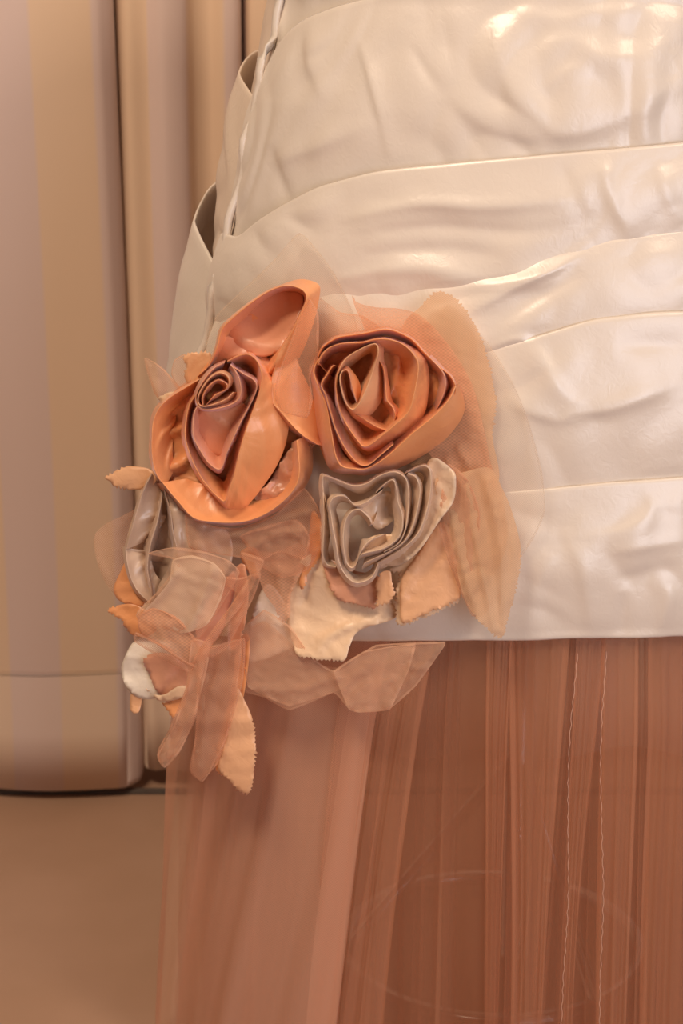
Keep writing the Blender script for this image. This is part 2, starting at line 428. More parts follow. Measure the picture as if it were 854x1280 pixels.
for k in range(6):
    amp = [.006, .007, .009, .006, .008, .006][k]
    def lip(ts, amp=amp, k=k):
        v = np.full(ts.shape, amp)
        if k in (3, 4, 5):
            x0 = {3: hit(600, 330), 4: hit(590, 440), 5: hit(610, 615)}[k]
            f = np.clip((ts - norm_t(x0[0])) / .25 + .35, .25, 1); v = v * f
        return v
    tier('satin_tier', EC[k], EC[k + 1], lip, T_SEAM - .035, T_RIGHT, 420, hem=(k == 5), seed=k * 11)
# the panels behind the side seam, whose pockets stand open at the silhouette
TB0 = T_RIGHT - 2 * PI
def back_edge(zs, zl):
    """dips at the seam, rises round the back"""
    t = np.linspace(TB0, T_SEAM, 60); f = (T_SEAM - t) / .55
    z = zs + (zl - zs) * np.clip(f, 0, 1) ** .8
    return np.stack([t, z], 1)
def zat(px, py): return hit(px, py)[1]
zA, zB = zat(335, 138), zat(300, 358)
ztop = zat(420, -400)
def lipb(amp):
    def f(ts):
        q = (T_SEAM - ts); return amp * np.clip(q / .30, .12, 1)
    return f
e0 = np.array([(TB0, ztop), (T_SEAM, ztop)])
eA = back_edge(zA, zA + .038); eB = back_edge(zB, zB + .062); eC = back_edge(zat(300, 520), zat(300, 470)); eH = np.array([(TB0, EC[6][0, 1]), (T_SEAM, EC[6][0, 1])])
tier('side_panel', e0, eA, .004, TB0, T_SEAM + .015, 120, mat='ivory_back', seed=71)
tier('side_panel', eA, eB, lipb(.013), TB0, T_SEAM + .015, 120, mat='ivory_back', seed=72)
tier('side_panel', eB, eH, lipb(.022), TB0, T_SEAM + .015, 120, hem=True, mat='ivory', seed=73)
# raised seam between the front tiers and the side panels
zz = np.linspace(EC[6][0, 1] + .01, ztop - .02, 80)
sp = body(np.full(80, T_SEAM + .004) + .008 * noise1(zz * 6, 3, 2), zz, .0075 + .002 * noise1(zz * 14, 4, 2))
tube('side_seam', sp, .0030, M['ivory'], dress, 8)

# ------------------------------------------------------------------ tulle skirt
Z_HEM = float(EC[6][:, 1].mean())
def tulle_layer(name, mat, inset, ztop, zbot, flare, folds, seed, n=900, m=40, rnd=44, t_lo=-PI - .6, t_hi=.9, wob=.004):
    """folds = [(angle at hem, angle at floor, width, overlap)]; each doubles the net back on itself"""
    r = np.random.default_rng(seed)
    u = np.linspace(t_lo, t_hi, n)
    FL = [(a, b_, w_, c) for a, b_, w_, c in folds]
    for k in range(rnd):
        a = r.uniform(t_lo, t_hi); FL.append((a, -PI / 2 + (a + PI / 2) * r.uniform(1.0, 1.05) + r.normal(0, .02), r.uniform(.012, .035), r.uniform(.9, 2.0)))
    zs = np.linspace(ztop, zbot, m)
    V = np.zeros((n, m, 3))
    for j, z in enumerate(zs):
        g = (ztop - z) / (ztop - zbot)
        t = u.copy(); off = -inset + flare * g + np.zeros(n)
        for a, b_, w_, c in FL:
            q = (u - (a + (b_ - a) * g)) / w_
            e = np.exp(-q * q)
            t = t - c * w_ * q * e * (.55 + .45 * g)
            off = off + (.60 * w_ * .26) * (q * e * 1.4 + e * .8) * (.5 + g)
        off = off + wob * (.3 + g) * noise1(u * 2.2 + .15 * math.sin(3 * g), seed + 2, 2)
        V[:, j] = body(t, np.full(n, z), off)
    uv = np.stack([np.repeat(u[:, None], m, 1) * .28, np.repeat(zs[None], n, 0)], -1).reshape(-1, 2)
    return mesh_obj(name, V.reshape(-1, 3), grid_faces(n, m), M[mat], dress, uv)
def ang(px, py): 
    h = hit(px, py, -.005)
    while h is None:
        px += 3; h = hit(px, py, -.005)
    return norm_t(h[0])
def fold(pt, pb, w_, c): return (ang(pt, 830), ang(pb, 1270), w_, c)
TL = dict(ztop=Z_HEM + .03)
tulle_layer('tulle_layer', 'tulle_shaded', .060, Z_HEM + .03, .012, .002, [], 31, rnd=50)
tulle_layer('tulle_layer', 'tulle_shaded', .045, Z_HEM + .03, .010, .004, [], 32, rnd=50)
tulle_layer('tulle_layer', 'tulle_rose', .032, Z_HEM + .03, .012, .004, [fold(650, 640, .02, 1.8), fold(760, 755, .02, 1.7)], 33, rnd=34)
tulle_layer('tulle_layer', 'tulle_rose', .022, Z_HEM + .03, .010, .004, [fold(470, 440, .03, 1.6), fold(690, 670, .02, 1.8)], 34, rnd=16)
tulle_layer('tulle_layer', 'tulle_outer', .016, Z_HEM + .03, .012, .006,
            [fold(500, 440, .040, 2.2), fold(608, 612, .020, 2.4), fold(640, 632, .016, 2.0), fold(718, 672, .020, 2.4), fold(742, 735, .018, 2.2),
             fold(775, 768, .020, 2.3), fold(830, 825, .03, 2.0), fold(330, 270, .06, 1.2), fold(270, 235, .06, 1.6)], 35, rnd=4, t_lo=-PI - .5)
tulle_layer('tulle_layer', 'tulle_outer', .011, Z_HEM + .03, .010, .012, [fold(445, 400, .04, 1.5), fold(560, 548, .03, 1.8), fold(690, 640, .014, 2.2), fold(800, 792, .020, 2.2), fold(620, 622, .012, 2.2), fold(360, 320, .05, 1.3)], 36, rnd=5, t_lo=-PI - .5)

def gore(mat, left, right, off, seed, flare=.024, n=70, m=44, ztop=Z_HEM + .03, zbot=.010, puff=.004):
    """a width of net laid over the skirt, its two edges turned under; left and right are photo columns at (hem, mid height, foot)"""
    ys = (830, 1050, 1270)
    tl = np.array([ang(x, y) for x, y in zip(left, ys)]); tr = np.array([ang(x, y) for x, y in zip(right, ys)])
    zs = np.linspace(ztop, zbot, m); g = (ztop - zs) / (ztop - zbot)
    q = lambda v: v[0] * (1 - g) * (1 - 2 * g) + 4 * v[1] * g * (1 - g) + v[2] * g * (2 * g - 1)
    L_, R_ = q(tl), q(tr)
    e = .05
    u = np.concatenate([np.linspace(.10, 0, 8), np.linspace(0.004, .996, n - 16), np.linspace(1, .90, 8)])
    dr = np.concatenate([np.full(8, -.0022), np.zeros(n - 16), np.full(8, -.0022)]); dr[6] = -.0012; dr[7] = -.0004; dr[n - 8] = -.0004; dr[n - 7] = -.0012
    V = np.zeros((n, m, 3))
    for j in range(m):
        t = L_[j] + (R_[j] - L_[j]) * u
        o = -off + flare * g[j] + dr + puff * np.sin(PI * u) * g[j] + .0022 * (.3 + g[j]) * noise1(u * 2.5 + .3 * math.sin(2 * g[j] + seed), seed, 3)
        V[:, j] = body(t, np.full(n, zs[j]), o)
    uv = np.stack([np.repeat(u[:, None], m, 1) * .2, np.repeat(zs[None], n, 0)], -1).reshape(-1, 2)
    return mesh_obj('tulle_layer', V.reshape(-1, 3), grid_faces(n, m), M[mat], dress, uv)
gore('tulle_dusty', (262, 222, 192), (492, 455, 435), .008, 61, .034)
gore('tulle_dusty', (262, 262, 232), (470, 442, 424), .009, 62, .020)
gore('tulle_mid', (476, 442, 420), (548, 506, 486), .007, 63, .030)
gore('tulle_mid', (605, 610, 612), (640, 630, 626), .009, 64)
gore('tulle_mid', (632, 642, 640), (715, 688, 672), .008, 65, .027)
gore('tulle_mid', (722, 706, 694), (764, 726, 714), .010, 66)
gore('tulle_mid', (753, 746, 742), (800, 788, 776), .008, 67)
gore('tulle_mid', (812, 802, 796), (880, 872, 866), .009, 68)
# stitched joins of the net
def stitch(px0, px1, off):
    z = np.linspace(Z_HEM, .03, 90)
    a0, a1 = ang(px0, 830), ang(px1, 1270)
    g = (Z_HEM - z) / (Z_HEM - .03)
    t = a0 + (a1 - a0) * g + .0012 * np.sign(np.sin(np.arange(90) * 2.2)) + .012 * noise1(z * 2.5, 5, 2)
    tube('seam_thread', body(t, z, off + .045 * g), .00016, M['thread'], dress, 5)
stitch(716, 694, .002); stitch(752, 738, -.001)

# ------------------------------------------------------------------ dress stand seen through the net
stand = thing('dress_stand', 'round steel base ring and pole of a dress stand, seen faintly through the tulle', 'stand', (X0, 0, 0))
rc = floor_y(1180, .013); q = np.linspace(0, 2 * PI, 72, endpoint=False)
cx = px_at(615, rc, 1180); RR = px_at(615, rc, 1180) - px_at(432, rc, 1180)
tube('base_ring', np.stack([cx + RR * np.cos(q), rc + RR * np.sin(q), np.full(72, .013)], 1), .0075, M['steel'], stand, 12, True)
tube('pole', [(cx + .02, rc, .004), (cx + .02, rc, .30), (cx + .02, rc, .55)], .012, M['steel'], stand, 16)
for k in range(3):
    a = k * 2 * PI / 3 + PI + .12
    tube('brace', [(cx + RR * math.cos(a), rc + RR * math.sin(a), .016), (cx + .02, rc, .20)], .006, M['steel'], stand, 10)
# ------------------------------------------------------------------ corsage frame: depth of the cloth under every photo pixel
_gx = np.arange(60, 741, 20.0); _gy = np.arange(280, 1021, 20.0)
_G = np.zeros((len(_gy), len(_gx)))
for j, y in enumerate(_gy):
    d5, d4 = hit(480, y, .012)[2], hit(440, y, .012)[2]
    sl = (d4 - d5) / 40
    for i, x in enumerate(_gx):
        if x >= 480: _G[j, i] = hit(x, y, .012)[2]
        else: _G[j, i] = d5 + sl * (480 - x) * (1.0 - .0004 * (480 - x))
def base_depth(px, py):
    fx = np.clip((np.asarray(px, float) - _gx[0]) / 20, 0, len(_gx) - 1.001); fy = np.clip((np.asarray(py, float) - _gy[0]) / 20, 0, len(_gy) - 1.001)
    i = fx.astype(int); j = fy.astype(int); a = fx - i; b_ = fy - j
    return (_G[j, i] * (1 - a) + _G[j, i + 1] * a) * (1 - b_) + (_G[j + 1, i] * (1 - a) + _G[j + 1, i + 1] * a) * b_
def at(px, py, h):
    px = np.asarray(px, float); py = np.asarray(py, float)
    D = base_depth(px, py) - np.asarray(h, float) * .001
    return CAM + D[..., None] * ray(px, py)
MMPX = .00055

def ribbon(name, parent, mat, rim, c, di=18, do=14, hi=14, ho=14, closed=False, n=None, deep=1.7, roll=.6, crease=1.0, seed=0, freq=3.0):
    """folded strip standing on its edge: inside wall, rounded fold, outside wall; rim = (x, y, h[, di, do, hi, ho])"""
    full = []
    for p in rim:
        p = list(p) + [None] * (7 - len(p))
        full.append([p[0], p[1], p[2], di if p[3] is None else p[3], do if p[4] is None else p[4], hi if p[5] is None else p[5], ho if p[6] is None else p[6]])
    full = np.array(full, float); full[:, 2] *= 1.25; full[:, 5:] *= deep; full[:, 5] = np.minimum(full[:, 5], full[:, 2] + 9); full[:, 6] = np.minimum(full[:, 6], full[:, 2] + 9)
    C, ln = catmull(full, n or max(40, int(sum(math.dist(full[i][:2], full[i + 1][:2]) for i in range(len(full) - 1)) / 2.2)), closed)
    n = len(C); c = np.array(c, float)
    e = C[:, :2] - c; dist = np.linalg.norm(e, axis=1, keepdims=True); e = e / (dist + 1e-6)
    s = np.linspace(0, 1, n) * ln / 60.0
    fade = np.ones(n) if closed else np.clip(np.minimum(np.arange(n), np.arange(n)[::-1]) / 6.0, 0, 1)
    rows = []
    tin = np.linspace(1, 0, 13)[:-1]
    for t in tin:
        d = np.minimum(C[:, 3], .92 * dist[:, 0]) * t
        wr = crease * (noise1(s * freq + t * .5, seed + 1, 2) - 1.1 * np.abs(noise1(s * freq * .6 + t * .9, seed + 3, 1)) + .3) * t * (1.15 - .3 * t)
        rows.append((C[:, :2] - e * (roll + d)[:, None], C[:, 2] - roll * .55 - C[:, 5] * t ** .72 + wr * 1.3))
    for a in (150, 115, 90, 65, 30):
        q = math.radians(a)
        rows.append((C[:, :2] + e * (roll * math.cos(q)), C[:, 2] + roll * .55 * (math.sin(q) - 1)))
    for t in np.linspace(0, 1, 15)[1:]:
        wr = crease * (noise1(s * freq * .8 + t * .4 + 7, seed + 2, 2) - 1.1 * np.abs(noise1(s * freq * .5 - t * .8, seed + 4, 1)) + .3) * math.sin(PI * min(1, t * .8))
        ex = .62 + .73 * np.clip((C[:, 4] - 7) / 16, 0, 1)
        rows.append((C[:, :2] + e * (roll + C[:, 4] * t + wr * .5)[:, None], C[:, 2] - roll * .5 - C[:, 6] * (t ** ex) + wr))
    px = np.stack([r[0][:, 0] for r in rows], 1); py = np.stack([r[0][:, 1] for r in rows], 1); h = np.stack([r[1] for r in rows], 1)
    P = at(px, py, h)
    m = len(rows)
    uv = np.stack([np.repeat((np.linspace(0, 1, n) * ln * MMPX)[:, None], m, 1), np.repeat((np.arange(m) * .0012)[None], n, 0)], -1).reshape(-1, 2)
    return mesh_obj(name, P.reshape(-1, 3), grid_faces(n, m, closed), M[mat], parent, uv)

def tps(ctrl):
    C = np.array(ctrl, float); n = len(C)
    def U(r2): return np.where(r2 > 1e-9, r2 * np.log(r2 + 1e-12), 0)
    K = U(((C[:, None, :2] - C[None, :, :2]) ** 2).sum(-1)) + np.eye(n) * 60
    Pm = np.hstack([np.ones((n, 1)), C[:, :2]])
    Am = np.zeros((n + 3, n + 3)); Am[:n, :n] = K; Am[:n, n:] = Pm; Am[n:, :n] = Pm.T
    wv = np.linalg.solve(Am, np.r_[C[:, 2], 0, 0, 0])
    def f(x, y):
        r2 = (x[:, None] - C[None, :, 0]) ** 2 + (y[:, None] - C[None, :, 1]) ** 2
        return U(r2) @ wv[:n] + wv[n] + wv[n + 1] * x + wv[n + 2] * y
    return f
def patch(name, parent, mat, outline, ctrl=(), ripple=.8, seed=0, solid=.0002, step=4.5, pink=1.5, rfreq=1.1, crease=(), lin=0.0, fold=0.0):
    """a scrap of cloth: outline (x, y, h[, 'z']) where 'z' pinks the edge that starts there; heights bent through ctrl points"""
    r = np.random.default_rng(seed + 100)
    n = len(outline); pts = []
    Q = np.array([p[:2] for p in outline], float)
    for i in range(n):
        p0, p1, p2, p3 = Q[i - 1], Q[i], Q[(i + 1) % n], Q[(i + 2) % n]
        ln = np.linalg.norm(p2 - p1)
        z = len(outline[i]) > 3
        k = max(2, int(ln / (2.6 if z else 4)))
        if z and k % 2: k += 1
        nr = np.array([-(p2 - p1)[1], (p2 - p1)[0]]) / (ln + 1e-9)
        for j in range(k):
            t = j / k
            c = .5 * ((2 * p1) + (-p0 + p2) * t + (2 * p0 - 5 * p1 + 4 * p2 - p3) * t ** 2 + (-p0 + 3 * p1 - 3 * p2 + p3) * t ** 3)
            st_ = p1 + (p2 - p1) * t
            if z:
                c = .25 * c + .75 * st_
                if j: c = c + nr * (pink * (1 if j % 2 else -1) * r.uniform(.2, 1.2) + .6 * r.normal()) + (p2 - p1) / ln * r.normal() * .3
            elif lin: c = (1 - lin) * c + lin * st_
            pts.append(c)
    pts = np.array(pts)
    x0, y0 = pts.min(0); x1, y1 = pts.max(0)
    gx, gy = np.meshgrid(np.arange(x0, x1, step), np.arange(y0, y1, step)); gx = gx.ravel() + r.uniform(-.8, .8, gx.size); gy = gy.ravel() + r.uniform(-.8, .8, gy.size)
    inside = np.zeros(gx.shape, bool); j = len(pts) - 1
    near = np.full(gx.shape, 1e9)
    for i in range(len(pts)):
        xi, yi = pts[i]; xj, yj = pts[j]
        cnd = ((yi > gy) != (yj > gy)) & (gx < (xj - xi) * (gy - yi) / (yj - yi + 1e-12) + xi)
        inside ^= cnd; near = np.minimum(near, (gx - xi) ** 2 + (gy - yi) ** 2); j = i
    ok = inside & (near > (step * .45) ** 2)
    co = [Vector(p) for p in pts] + [Vector((a, b_)) for a, b_ in zip(gx[ok], gy[ok])]
    res = delaunay_2d_cdt(co, [(i, (i + 1) % len(pts)) for i in range(len(pts))], [], 1, 1e-4)
    vs = np.array([(v.x, v.y) for v in res[0]]); fs = [tuple(f) for f in res[2]]
    f = tps([p[:3] for p in outline] + list(ctrl))
    an = r.uniform(0, PI); ca, sa = math.cos(an), math.sin(an)
    xx = (vs[:, 0] * ca + vs[:, 1] * sa) / 75 * rfreq; yy = (-vs[:, 0] * sa + vs[:, 1] * ca) / 190 * rfreq
    h = f(vs[:, 0], vs[:, 1]) + 1.3 * ripple * crush(xx, yy, seed)
    for path, wd, amp in crease:
        C, _ = catmull(np.array(path, float), 40)
        dd = ((vs[:, None, :2] - C[None]) ** 2).sum(-1).min(1); h = h + amp * np.exp(-dd / wd ** 2)
    P = at(vs[:, 0], vs[:, 1], h)
    if fold:                                      # the cut edge curls back on itself
        q = pts; nx = np.roll(q, -1, 0) - np.roll(q, 1, 0)
        nr = np.stack([-nx[:, 1], nx[:, 0]], 1) / (np.linalg.norm(nx, axis=1, keepdims=True) + 1e-9)
        area2 = (q[:, 0] * np.roll(q[:, 1], -1) - np.roll(q[:, 0], -1) * q[:, 1]).sum()
        nr = nr * (1 if area2 > 0 else -1)
        wd = fold * (1 + .5 * noise1(np.arange(len(q)) / 25.0, seed + 3, 2))[:, None]
        inn = q + nr * wd
        def hh(v):
            xx = (v[:, 0] * ca + v[:, 1] * sa) / 75 * rfreq; yy = (-v[:, 0] * sa + v[:, 1] * ca) / 190 * rfreq
            return f(v[:, 0], v[:, 1]) + 1.3 * ripple * crush(xx, yy, seed)
        o_, i_ = at(q[:, 0], q[:, 1], hh(q)), at(inn[:, 0], inn[:, 1], hh(inn) + 1.0)
        k = len(P); m_ = len(q)
        P = np.vstack([P, o_, i_]); vs = np.vstack([vs, q, inn])
        fs = fs + [(k + a_, k + (a_ + 1) % m_, k + m_ + (a_ + 1) % m_, k + m_ + a_) for a_ in range(m_)]
    return mesh_obj(name, P, fs, M[mat], parent, vs * MMPX * np.array([1, -1]), solid=solid)

def rose(label, cx, cy, group='fabric roses of the corsage'):
    p = at(cx, cy, 0); return thing('fabric_rose', label, 'fabric flower', tuple(map(float, p)), group)

#CORSAGE
# ------------------------------------------------------------------ rose 1: large peach rose, upper left
r1 = rose('largest peach satin rose, upper left of the cluster, with one tall looped petal on top', 285, 520)
c1 = (268, 498)
patch('base_petal', r1, 'peach', [(262, 450, 8), (300, 405, 6), (340, 370, 3), (378, 372, 4), (372, 420, 6), (348, 470, 8), (372, 540, 8), (374, 590, 8), (350, 630, 8), (292, 650, 8), (240, 640, 8), (205, 605, 8), (192, 570, 8), (194, 520, 8), (230, 490, 9)],
    [(285, 520, 12), (285, 590, 3), (330, 575, 4), (220, 560, 5)], ripple=1.5, rfreq=1.5, seed=12, crease=[([(198, 545), (225, 535), (244, 530)], 4, 5), ([(200, 590), (225, 580), (250, 560)], 6, 5), ([(200, 525), (225, 510), (240, 500)], 4, 4)])
patch('base_petal', r1, 'mauve', [(315, 620, 12), (335, 605, 14), (352, 575, 14), (366, 560, 13), (370, 590, 13), (364, 612, 13), (340, 632, 13)], [(350, 600, 11)], ripple=1.5, rfreq=2.5, seed=13, crease=[([(330, 612), (345, 618), (366, 605)], 4, 4), ([(352, 578), (358, 595)], 4, 3)])
# scooped outer petals
ribbon('petal', r1, 'peach', [(268, 468, 14, 10, 4.8), (250, 474, 18, 14, 4.8), (233, 484, 21, 18, 5.4), (214, 496, 23, 24, 6), (200, 509, 24, 28, 6), (192, 526, 24, 30, 4.8), (190, 546, 24, 34, 3.6),
    (190, 566, 24, 36, 3.6), (193, 585, 24, 34, 3.6), (200, 600, 23, 30, 4.8), (208, 606, 20, 26, 4.8)], c1, hi=13, ho=20, crease=1.8, seed=1, freq=1.0)
ribbon('petal', r1, 'peach', [(203, 603, 24, 30, 8, 8), (222, 626, 27, 40, 6, 11), (242, 647, 28, 46, 5, 12), (265, 652, 27, 48, 4, 13), (292, 653, 26, 48, 4, 14), (316, 649, 26, 44, 4, 16), (340, 637, 26, 34, 5, 18),
    (360, 620, 26, 26, 8, 20), (371, 604, 26, 22, 12, 20), (374, 588, 26, 18, 16, 20), (373, 570, 25, 16, 18, 18), (371, 550, 23, 12, 20, 16)], (285, 590), ho=18, crease=.7, seed=2, freq=1.6)
# tall looped petal on top: hollow, with a broad outside band on the right
ribbon('petal', r1, 'peach', [(248, 470, 15, 10, 2.4, 8), (262, 456, 20, 12, 2, 12), (271, 434, 25, 14, 2, 16), (277, 412, 27, 14, 2, 18), (290, 398, 28, 14, 2, 20), (313, 379, 29, 14, 2, 22), (334, 365, 29, 14, 2, 22),
    (352, 358, 29, 12, 2.4, 22), (368, 358, 29, 10, 10, 22), (380, 364, 29, 6, 16, 21), (383, 374, 29, 5, 22, 20), (376, 391, 28, 4, 27, 18), (365, 414, 27, 4, 28, 14), (351, 437, 26, 4, 26, 10), (344, 452, 25, 8, 20, 10), (334, 468, 20, 8, 16, 10)],
    (318, 432), ho=10, crease=.4, seed=3, freq=.9, roll=.8)
patch('petal', r1, 'mauve', [(280, 418, 8), (296, 396, 6), (322, 376, 6), (350, 362, 6), (376, 366, 9), (378, 384, 14), (367, 410, 18), (352, 436, 19), (330, 446, 18), (305, 440, 14), (288, 432, 9)],
    [(302, 424, 13), (318, 405, 7), (340, 385, 7), (345, 420, 15)], ripple=.4, seed=4, crease=[([(297, 422), (325, 432), (350, 434)], 9, 4), ([(354, 366), (356, 384), (352, 398)], 3, 1.5)])
patch('petal', r1, 'mauve', [(264, 456, 12), (274, 432, 14), (282, 420, 13), (298, 426, 13), (330, 445, 15), (346, 450, 16), (330, 462, 16), (300, 446, 17), (280, 452, 16)], ripple=.5, seed=14)
# right-hand petal that runs under the second rose
ribbon('petal', r1, 'peach', [(346, 452, 24, 6, 34, 8, 10), (341, 468, 23, 8, 44, 8, 8), (339, 486, 23, 10, 52, 10, 6), (341, 503, 23, 12, 52, 10, 7), (351, 515, 23, 12, 44, 12, 9), (363, 529, 23, 10, 34, 12, 10), (378, 544, 22, 8, 22, 12, 10), (397, 556, 18, 6, 10, 10, 8)],
    (300, 545), crease=.5, seed=5, freq=1.2)
# outer heart-shaped fold
ribbon('petal', r1, 'peach', [(284, 452, 27, 14, 3.3), (298, 445, 30, 14, 3.3), (310, 443, 31, 14, 3.85), (321, 451, 32, 14, 4.95), (327, 466, 33, 14, 14), (326, 482, 33, 14, 24), (321, 499, 33, 14, 38), (309, 534, 33, 15, 52, 16, 14), (300, 563, 33, 16, 56, 16, 14),
    (293, 592, 33, 18, 48, 16, 14), (287, 610, 33, 20, 30, 15, 14), (281, 626, 32, 24, 12, 14, 14), (273, 622, 32, 24, 4.4, 15, 14), (262, 611, 32, 20, 4.4, 15), (252, 598, 32, 18, 4.4), (241, 577, 32, 16, 4.4), (232, 550, 32, 14, 4.4), (232, 531, 32, 12, 4.4),
    (236, 508, 32, 12, 4.4), (244, 495, 31, 10, 4.4), (252, 483, 30, 8, 3.85)], (279, 520), hi=16, ho=16, crease=.7, seed=6, freq=1.6)
# inner heart-shaped fold
ribbon('petal', r1, 'mauve', [(292, 459, 33, 10, 3.3), (304, 467, 34, 10, 3.85), (317, 475, 35, 10, 4.4), (321, 484, 35, 11, 4.4), (317, 497, 35, 12, 4.4), (308, 514, 35, 14, 4.95), (299, 531, 35, 15, 5.5), (285, 562, 35, 18, 5.5), (276, 586, 35, 22, 4.95), (262, 580, 35, 22, 4.4),
    (252, 566, 35, 18, 4.4), (243, 549, 35, 16, 3.85), (241, 536, 35, 15, 3.85), (243, 516, 35, 14, 3.85), (249, 505, 34, 10, 3.3)], (272, 525), hi=17, ho=13, crease=.7, seed=7, freq=1.4)
patch('petal', r1, 'mauve', [(250, 512, 33), (270, 513, 33), (290, 510, 32), (303, 503, 31), (308, 515, 26), (292, 545, 22), (280, 570, 20), (262, 568, 20), (247, 545, 22), (245, 525, 27)], [(272, 530, 29)], ripple=.5, seed=8,
    crease=[([(256, 514), (280, 530), (296, 545)], 4, 2.0)])
# coiled heart of the rose
ribbon('petal', r1, 'mauve', [(288, 456, 35, 8, 3.5), (293, 462, 36, 8, 4.2), (299, 474, 37, 8, 5.6), (301, 489, 37, 9, 7), (297, 500, 37, 10, 8.4), (286, 507, 37, 10, 7), (270, 511, 37, 10, 5.6), (257, 512, 37, 10, 4.2), (248, 508, 37, 10, 3.5), (245, 496, 36, 10, 3.5), (251, 481, 36, 10, 3.5), (260, 468, 35, 10, 3.5), (269, 459, 34, 8, 3.5), (281, 453, 33, 8, 2.8)],
    (271, 487), hi=10, ho=12, crease=.3, seed=9, freq=2, roll=.6)
ribbon('petal', r1, 'peach_light', [(284, 485, 36, 6, 4.2), (287, 478, 38, 6, 4.9), (284, 470, 38.5, 6, 4.2), (275, 466, 38.5, 6, 3.5), (264, 471, 38.5, 6, 2.8), (254, 483, 38.5, 6, 2.8), (248, 495, 38.5, 6, 2.8), (248, 504, 38.5, 6, 2.8), (254, 508, 38.5, 6, 3.5), (268, 505, 38, 6, 5.6), (282, 499, 37, 6, 7), (292, 490, 36, 6, 6.3)],
    (268, 489), hi=10, ho=7, crease=.2, seed=10, roll=.5)
ribbon('petal', r1, 'peach', [(254, 506, 37, 5, 2.1), (253, 497, 39, 5, 2.1), (259, 485, 39.5, 5, 2.1), (272, 475, 39.5, 5, 2.1), (283, 480, 39.5, 5, 2.1), (282, 487, 39, 5, 2.8), (269, 494, 39, 5, 3.5), (258, 506, 38, 5, 2.1)],
    (266, 489), hi=9, ho=6, crease=.2, seed=11, roll=.5)

# ------------------------------------------------------------------ rose 2: round peach rose, upper right
r2 = rose('round tightly coiled peach satin rose at the right of the cluster, over the silver one', 480, 500)
c2 = (478, 498)
patch('base_petal', r2, 'peach', [(398, 455, 12), (415, 428, 13), (455, 420, 14), (505, 422, 14), (545, 462, 14), (566, 485, 12), (550, 540, 10), (510, 575, 10), (455, 580, 10), (415, 565, 10), (400, 510, 11)], [(478, 498, 17), (500, 470, 16)], ripple=1.2, rfreq=2, seed=15,
    crease=[([(486, 500), (498, 460), (494, 430)], 4, 4), ([(498, 525), (508, 490), (520, 465)], 5, 4)])
ribbon('petal', r2, 'peach', [(413, 470, 24, 14, 5), (398, 452, 25, 12, 3), (402, 436, 26, 12, 3), (414, 426, 26, 12, 3), (426, 421, 26, 12, 3), (453, 417, 26, 12, 3), (478, 412, 26, 12, 3), (491, 413, 26, 12, 3), (504, 418, 25, 12, 3), (517, 426, 25, 12, 3), (533, 443, 25, 14, 3), (550, 459, 25, 16, 4), (563, 470, 25, 16, 4), (570, 485, 24, 18, 4), (566, 500, 22, 16, 6)],
    c2, hi=15, ho=22, crease=.9, seed=21, freq=2)
ribbon('petal', r2, 'peach', [(400, 447, 25, 8, 4), (393, 459, 26, 10, 6), (393, 470, 27, 10, 8), (400, 488, 28, 10, 12), (408, 508, 29, 10, 17), (414, 540, 30, 12, 19), (420, 571, 30, 12, 15), (428, 583, 31, 12, 9), (443, 586, 31, 12, 7), (457, 586, 31, 14, 8), (472, 579, 31, 14, 12), (492, 564, 31, 16, 22), (517, 541, 31, 16, 30), (536, 526, 31, 16, 32), (552, 511, 30, 14, 28), (563, 497, 29, 12, 16), (570, 482, 27, 8, 5)],
    c2, hi=15, ho=17, crease=.45, seed=22, freq=1.2, roll=.8)
ribbon('petal', r2, 'mauve', [(536, 446, 24, 8, 4), (548, 458, 27, 8, 4), (555, 468, 28, 8, 5), (557, 480, 28, 8, 6), (553, 496, 27, 8, 6), (546, 512, 24, 8, 6)], c2, hi=12, ho=12, crease=.3, seed=23)
ribbon('petal', r2, 'peach', [(432, 466, 25, 6, 2.4), (424, 460, 29, 8, 2.4), (417, 457, 30, 8, 3), (409, 468, 30, 10, 3), (402, 481, 30, 10, 2.4), (408, 496, 31, 10, 3), (414, 517, 32, 11, 3), (420, 537, 32, 12, 3), (432, 561, 32, 12, 3), (445, 577, 32, 13, 3), (455, 582, 32, 13, 3), (464, 579, 32, 14, 3), (478, 567, 32, 14, 3.6), (492, 555, 31, 12, 3.6)],
    c2, hi=17, ho=12, crease=.5, seed=24, freq=1.5)
ribbon('petal', r2, 'peach', [(397, 456, 29, 8, 1.8), (401, 446, 31, 10, 1.8), (410, 436, 32, 12, 1.8), (421, 431, 33, 14, 1.8), (433, 429, 34, 16, 1.8), (453, 428, 34, 16, 1.8), (470, 424, 34, 18, 1.8), (489, 425, 34, 20, 2.4), (506, 432, 34, 22, 3), (519, 446, 35, 24, 9), (523, 460, 35, 24, 13), (519, 487, 35, 24, 17), (511, 514, 35, 22, 19), (493, 532, 35, 18, 18), (478, 544, 35, 16, 15), (464, 555, 35, 16, 9), (455, 558, 35, 18, 3.6), (449, 553, 35, 16, 3),
    (436, 535, 35, 14, 3), (425, 513, 35, 12, 2.4), (421, 494, 35, 11, 2.4), (420, 475, 35, 10, 2.4), (425, 459, 35, 9, 2.4), (433, 448, 36, 9, 2.4)],
    (470, 490), hi=18, ho=13, crease=.7, seed=25, freq=2.2)
